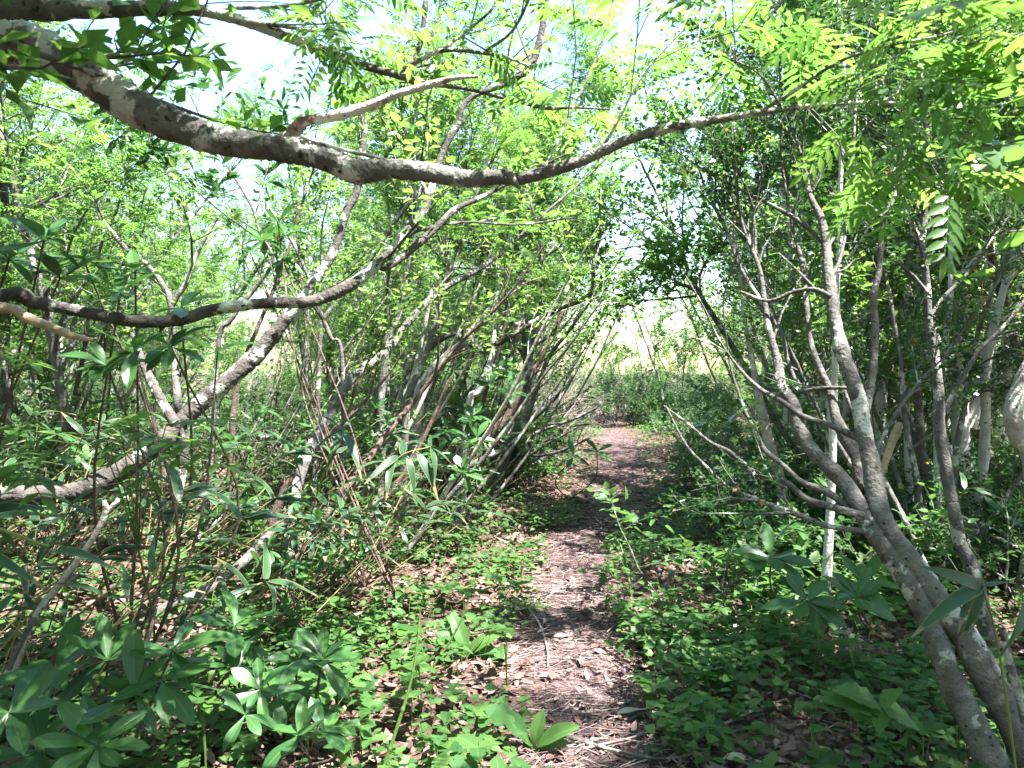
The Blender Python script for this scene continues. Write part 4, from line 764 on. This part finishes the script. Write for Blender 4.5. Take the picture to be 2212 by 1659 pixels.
rhodo_at('rhododendron_shrub', 'dark rhododendron beside the low lichened stem', ground(920, 1110), T((940, 985, 6), (1000, 1020, 6), (880, 1000, 5.8), (970, 930, 6.4)), .16, 516)
rhodo_at('rhododendron_shrub', 'rhododendron crown behind the S-shaped dark stem', ground(1080, 1000), T((1090, 680, 8.5), (1070, 760, 8.3), (980, 800, 8), (1120, 640, 9)), .2, 517)
rhodo_at('rhododendron_shrub', 'dark drooping rhododendron leaves hanging at the trail edge under the dead branches', ground(1230, 1080), T((1240, 985, 7.2), (1290, 975, 7.2)), .16, 518, n=7)

# ------------------------------------------------------------------ herbs
def make_herb(seed, kind, n, L, H, mat='herb', name='seedling', spread=.07):
    rng = np.random.default_rng(seed); root = thing(name, name, 'plant'); A = Acc(); B_ = Acc()
    ns = max(1, n // 3)
    for s in range(ns):
        top = np.array([rng.normal(0, spread), rng.normal(0, spread), H * rng.uniform(.7, 1.1)]); q = spline([np.array([0, 0, -.02]), top * [.4, .4, .6], top], 3); A.tube(q, np.linspace(.0028, .0014, len(q)), 4, tint=rng.random())
        a0 = rng.uniform(0, 6.28); k = max(2, n // ns)
        for i in range(k):
            a = a0 + 2 * pi * i / k + rng.normal(0, .2); D = np.array([cos(a), sin(a), rng.uniform(-.1, .3)])
            B_.leaves(LEAF[kind], [top], [D], [np.array([0, 0, 1.]) + rng.normal(0, .22, 3)], L * rng.uniform(.7, 1.15), rng)
    A.build('stem', M['stem'], root); B_.build('leaves', M[mat], root); return root
KH = Kind([make_herb(601, 'heart', 3, .08, .12), make_herb(602, 'tooth', 6, .075, .14), make_herb(603, 'oval_hi', 5, .085, .12), make_herb(604, 'lobe', 5, .08, .12), make_herb(605, 'tooth', 9, .06, .16), make_herb(606, 'heart', 6, .06, .1), make_herb(607, 'oval_hi', 8, .06, .2)])
HL = ['young plant of three heart-shaped leaves %s', 'young plant with toothed leaves %s', 'young plant with oval leaves %s', 'young plant with lobed leaves %s', 'bushy young plant with small toothed leaves %s', 'young plant of small heart-shaped leaves %s', 'taller young plant with oval leaves %s']
hp = []; tries = 0
while len(hp) < 240 and tries < 9000:
    tries += 1
    y = 2.45 + 3.8 * R.random() ** 1.3; x = R.uniform(-.68 * y, .7 * y)
    if on_path(np.array(x + .06), np.array(y)) or on_path(np.array(x - .06), np.array(y)): continue
    if x < -1.2 and R.random() < .5: continue
    if any((x - a) ** 2 + (y - b) ** 2 < .13 ** 2 for a, b in hp): continue
    hp.append((x, y)); k = int(R.integers(0, 7)); w = 'left of the trail' if x < path_x(y) else 'right of the trail'
    KH.put(k, (x, y, gz(x, y)), R.uniform(0, 6.28), R.uniform(.8, 1.45), HL[k] % w, group='young herbs ' + w)
big = thing('broad_leaved_plant', 'plant of five large pale green leaves at the lower right', 'plant', ground(1905, 1610)); B_ = Acc(); A = Acc(); b0 = np.array(big.location)
cc = at(1900, 1525, 2.75); A.tube(spline([b0 - [0, 0, .03], (b0 + cc) / 2, cc], 4), np.linspace(.003, .002, 9), 5)
for q in ((1790, 1510), (1820, 1480), (1900, 1580), (1985, 1560), (1945, 1490), (1850, 1545)):
    t = at(*q, 2.72); B_.leaves(LEAF['tooth'], [cc], [t - cc], [(0, -.3, 1)], np.linalg.norm(t - cc) * 1.1)
local(A, b0).build('stem', M['stem'], big); local(B_, b0).build('leaves', M['herb'], big)
def rosette(name, label, px, py, tips, d, wk='hosta', mat='herb'):
    b = ground(px, py); root = thing(name, label, 'plant', b); B_ = Acc()
    for (x, y) in tips:
        t = at(x, y, d); v = t - b; ln = np.linalg.norm(v); B_.leaves([LEAF[wk][int(R.integers(0, len(LEAF[wk])))]], [b + [0, 0, .01]], [v + np.array([0, 0, .2 * ln])], [np.array([0, -.5, 1.]) + R.normal(0, .1, 3)], ln * 1.08)
    local(B_, b).build('leaves', M[mat], root)
gd = lambda px, py: float(ground(px, py)[1])
rosette('plantain_plant', 'ribbed plantain-like rosette of broad leaves at the bottom of the trail', 1152, 1625, [(1085, 1548), (1240, 1580), (1215, 1608), (1190, 1650), (1130, 1590), (1165, 1560)], gd(1152, 1625))
rosette('lily_plant', 'glossy lily-like plant of four broad leaves right of the trail', 1522, 1450, [(1450, 1415), (1580, 1405), (1480, 1395), (1500, 1465), (1560, 1440)], gd(1522, 1450))
rosette('broad_leaved_plant', 'clump of rounded glossy leaves at the left trail edge', 1010, 1425, [(960, 1370), (1030, 1385), (1065, 1370), (1075, 1405), (975, 1405), (1050, 1430), (990, 1350)], gd(1010, 1425))
b = ground(1140, 1318); A = Acc(); n = 160; a = R.uniform(0, 2 * pi, n); P = b + np.stack([R.normal(0, .06, n), R.normal(0, .06, n), np.zeros(n)], -1)
A.leaves(LEAF['grass'], P, np.stack([np.cos(a), np.sin(a), R.uniform(.3, 1.1, n)], -1), np.stack([-np.cos(a) * .5, -np.sin(a) * .5, np.ones(n)], -1), R.uniform(.06, .17, n)); local(A, b)
o = A.build('grass_tuft', M['herb']); o.location = b; tag(o, 'tuft of fine bright grass at the left trail edge', 'grass')
# pinnate sprays of young growth near the left edge
def spraylet(label, base, ends, d, L, seed):
    root = thing('rowan_sapling', label, 'sapling', base); rng = np.random.default_rng(seed); A = Acc(); B_ = Acc()
    top = np.mean([at(q[0], q[1], d) for q in ends], axis=0); fork = base * .35 + top * .65; A.tube(spline([base, (base + fork) / 2 + [.03, 0, .02], fork], 4), np.linspace(.006, .004, 9), 6)
    for (x0, y0, x1, y1) in ends:
        p = at(x0, y0, d); q = at(x1, y1, d - .15); s = spline([fork, fork * .5 + p * .5 + [0, 0, .04], p], 4); A.tube(s, np.linspace(.003, .0015, len(s)), 5)
        v = q - p; B_.leaves(LEAF['pinnate'], [p], [v + [0, 0, .06]], [np.array([0, .05, 1.]) + rng.normal(0, .08, 3)], np.linalg.norm(v) * 1.05, rng)
    local(A, base).build('stem', M['stem'], root); local(B_, base).build('leaves', M['rowan'], root)
spraylet('bright green feathery sapling leaves over the fork of the brown trunk', ground(330, 1500), [(290, 935, 480, 965), (360, 915, 490, 940), (255, 905, 400, 1000), (200, 930, 320, 1010), (310, 960, 440, 990), (230, 950, 300, 900)], 2.3, .2, 701)
spraylet('feathery sapling leaves low at the left edge', np.array([-1.5, 1.9, 0]), [(-40, 905, 115, 945), (-30, 945, 100, 1040), (-30, 1000, 90, 1080), (-20, 760, 70, 800)], 1.9, .2, 702)
# leafy branch of a tree out to the right
Mr = [traced([(2420, 280, 12), (2320, 290, 9), (2220, 300, 6), (2130, 320, 4)], 1.9, 1.7), traced([(2420, 380, 10), (2250, 390, 6), (2130, 410, 4), (2060, 430, 3)], 1.9, 1.7), traced([(2420, 560, 10), (2250, 545, 6), (2100, 555, 4), (1990, 575, 3)], 1.9, 1.7), traced([(2420, 470, 10), (2300, 490, 6), (2180, 500, 4)], 1.9, 1.8), traced([(2420, 850, 8), (2300, 790, 5), (2200, 770, 3)], 2, 1.9), traced([(2420, 150, 10), (2300, 130, 6), (2190, 150, 4), (2080, 190, 3)], 1.8, 1.6)]
pr = (np.array([[2.4, 1.9, -.1], [2.35, 1.9, 1.0], [2.3, 1.9, 2.0], [2.25, 1.9, 3.2]]), np.array([.035, .03, .025, .015]))
make_tree('maple_tree', 'blurred near branches with lobed bright leaves at the right edge', [(spline(pr[0], 5), np.interp(np.linspace(0, 3, 16), range(4), pr[1]), True)] + [(*m, False, [(9, (.12, .3), (30, 65), .25)]) for m in Mr], M['bark'], M['rowan'], 'lobe', [], .055, .085, 61, sunhole=True, jit=.25)

# ground cover: thousands of small leaves nobody could count
A = Acc(); n = 17000; yy = 2.4 + 13 * R.random(n) ** 1.25; xx = R.uniform(-1, 1, n) * (.6 + .75 * yy)
m = ~on_path(xx, yy) & (R.random(n) < np.where(xx < -.45 * yy, .5, 1)); xx = xx[m]; yy = yy[m]
clump = np.sin(xx * 3.1 + 1) * np.sin(yy * 2.7) + .6 * np.sin(xx * 7.3 - yy * 5.1); m = (clump > -.35 + .5 * R.normal(0, 1, len(xx))) & ~((np.abs(xx - np.interp(yy, ys, Lx) + .35) < .42) & (yy < 5.5) & (R.random(len(xx)) < .6)); xx = xx[m]; yy = yy[m]; n = len(xx)
hz = height(xx, yy)
for q in range(5):
    a = R.uniform(0, 2 * pi, n); hh = R.uniform(.03, .15, n) + .02 * np.clip(yy - 5, 0, 8)
    P = np.stack([xx + R.normal(0, .04, n), yy + R.normal(0, .04, n), hz + hh], -1); D = np.stack([np.cos(a), np.sin(a), R.normal(0, .2, n)], -1); N = np.array([0, -.15, 1.]) + R.normal(0, .3, (n, 3))
    nr = yy < 4.6
    sz = R.uniform(.03, .07, n)
    A.leaves(LEAF['tooth'] + LEAF['heart'][:1] + LEAF['oval_hi'][:1], P[nr], D[nr], N[nr], sz[nr]); A.leaves(LEAF['oval'], P[~nr], D[~nr], N[~nr], sz[~nr] * 1.1)
tag(A.build('ground_cover', M['herb']), 'carpet of small green herb leaves on both sides of the trail', 'ground cover', kind='stuff')
A = Acc()
for i in range(900):
    y = R.uniform(2.6, 7); x = R.uniform(-.7 * y, .7 * y)
    if on_path(np.array(x), np.array(y)): continue
    p = np.array([x, y, gz(x, y)]); A.tube(wander(p, [R.normal(0, .5), R.normal(0, .5), 1], R.uniform(.08, .22), 3, R), np.linspace(.0018, .001, 4), 3, tint=R.random())
tag(A.build('undergrowth', M['stem']), 'thin upright herb stalks in the ground cover', 'undergrowth', kind='stuff')

# tall thin shoots, sticks and pale fallen leaves by the trail
def rod(name, label, rows, d0, d1, mat, cat, rough=.0, sides=6):
    s = traced(rows, d0, d1); pts, rd = knotted(s[0], s[1], R, 6); c = np.r_[0, np.cumsum(np.linalg.norm(np.diff(pts, axis=0), axis=1))]
    rd = rd * (1 + .35 * np.exp(-(((c % .14) - .07) / .006) ** 2)) * np.linspace(1, .6, len(rd)); pts = pts + .012 * np.sin(c * 7)[:, None] * np.array([1, 0, 0]); A = Acc(); A.tube(pts, rd, sides, rough, tint=.2); tag(A.build(name, M[mat]), label, cat)
rod('bamboo_shoot', 'tall bare yellow-green shoot left of the trail at the bottom', [(828, 1659, 9), (856, 1555, 9), (885, 1460, 8), (903, 1380, 7), (914, 1310, 4)], 2.75, 2.8, 'stem', 'shoot')
rod('bamboo_shoot', 'shorter dark-tipped shoot in the clump of rounded leaves', [(935, 1440, 6), (965, 1390, 6), (995, 1330, 5), (1012, 1290, 3)], 3.7, 3.7, 'stem', 'shoot')
rod('bamboo_shoot', 'thin green shoot leaning over the right trail edge', [(1368, 1325, 4), (1355, 1255, 5), (1345, 1200, 5), (1338, 1165, 3)], 5.0, 5.2, 'stem', 'shoot')
def lying(name, label, pts, w, mat='twig', cat='stick'):
    P = np.array([ground(*p) + [0, 0, .02] for p in pts]); s = spline(P, 5); A = Acc(); A.tube(s, np.linspace(1, .6, len(s)) * rad_of(w, np.mean(P[:, 1])), 6, .06, tint=.75); tag(A.build(name, M[mat]), label, cat)
lying('fallen_stick', 'long straight stick across the bottom right of the trail', [(1440, 1655), (1520, 1600), (1620, 1550), (1700, 1520)], 9)
lying('fallen_stick', 'thick dark half-buried stick at the bottom of the trail', [(1190, 1590), (1300, 1625), (1420, 1650), (1520, 1640)], 11, 'bark')
lying('fallen_stick', 'thin pale stick running along the bottom of the trail', [(1260, 1630), (1380, 1600), (1470, 1560)], 6)
lying('fallen_stick', 'curved thin stick lying lengthwise on the left half of the trail', [(1140, 1320), (1165, 1355), (1182, 1410), (1184, 1450)], 6)
lying('fallen_stick', 'dark stick lying across the trail in the middle distance', [(1245, 1085), (1320, 1090), (1400, 1080), (1450, 1068)], 6, 'bark')
lying('fallen_stick', 'grey forked-looking stick on the trail below the dark one', [(1290, 1160), (1300, 1140), (1285, 1120), (1310, 1095)], 5, 'bark')
lying('fallen_stick', 'short pale dead stick among herbs left of the trail', [(1035, 1262), (1070, 1268), (1105, 1268)], 9)
lying('fallen_stick', 'yellow cane piece lying right of the trail bottom', [(1434, 1590), (1480, 1560), (1530, 1525)], 8)
for i, (x, y, a, s, l) in enumerate([(1110, 1440, 2.2, .17, 'long bleached leaf at the left edge of the trail'), (1165, 1470, .4, .11, 'pale curled leaf just right of the long bleached leaf'), (1270, 1480, 1.6, .1, 'grey upright-lying leaf below the bright patch of sun'), (1325, 1490, 1.9, .1, 'grey-white oval leaf right of the upright-lying one'), (1195, 1385, .3, .14, 'long pale leaf on the left half of the trail above the bleached one'), (1160, 1375, .7, .08, 'tan curled leaf beside the curved thin stick'), (1400, 1545, .1, .12, 'pale leaf at the right edge of the trail bottom'), (1330, 1552, 0, .14, 'long pale leaf across the trail near the bottom'), (1440, 1560, .5, .11, 'broad tan leaf by the yellow cane piece'), (1130, 1170, 1.8, .1, 'pale leaf left of the trail in the dark litter'), (1100, 1175, 2.6, .12, 'grey leaf beside the pale leaf left of the trail'), (1280, 1325, 2.2, .07, 'small white curled leaf in the middle of the trail'), (1560, 1650, .1, .16, 'broad pale leaf at the bottom edge right of the trail'), (740, 1525, .5, .09, 'orange-brown curled leaf in the left herb patch'), (180, 1505, .5, .1, 'tan dry leaf under the large rhododendron')]):
    g = ground(x, y) + np.array([0, 0, .018]); A = Acc(); A.leaves(LEAF['dead'], [np.zeros(3)], [(cos(a), sin(a), .05)], [np.array([0, -.2, 1.])], s, tint=(i % 5) / 5)
    o = A.build('fallen_leaf', M['paleleaf']); o.location = g; tag(o, l, 'leaf', 'pale fallen leaves on the trail')
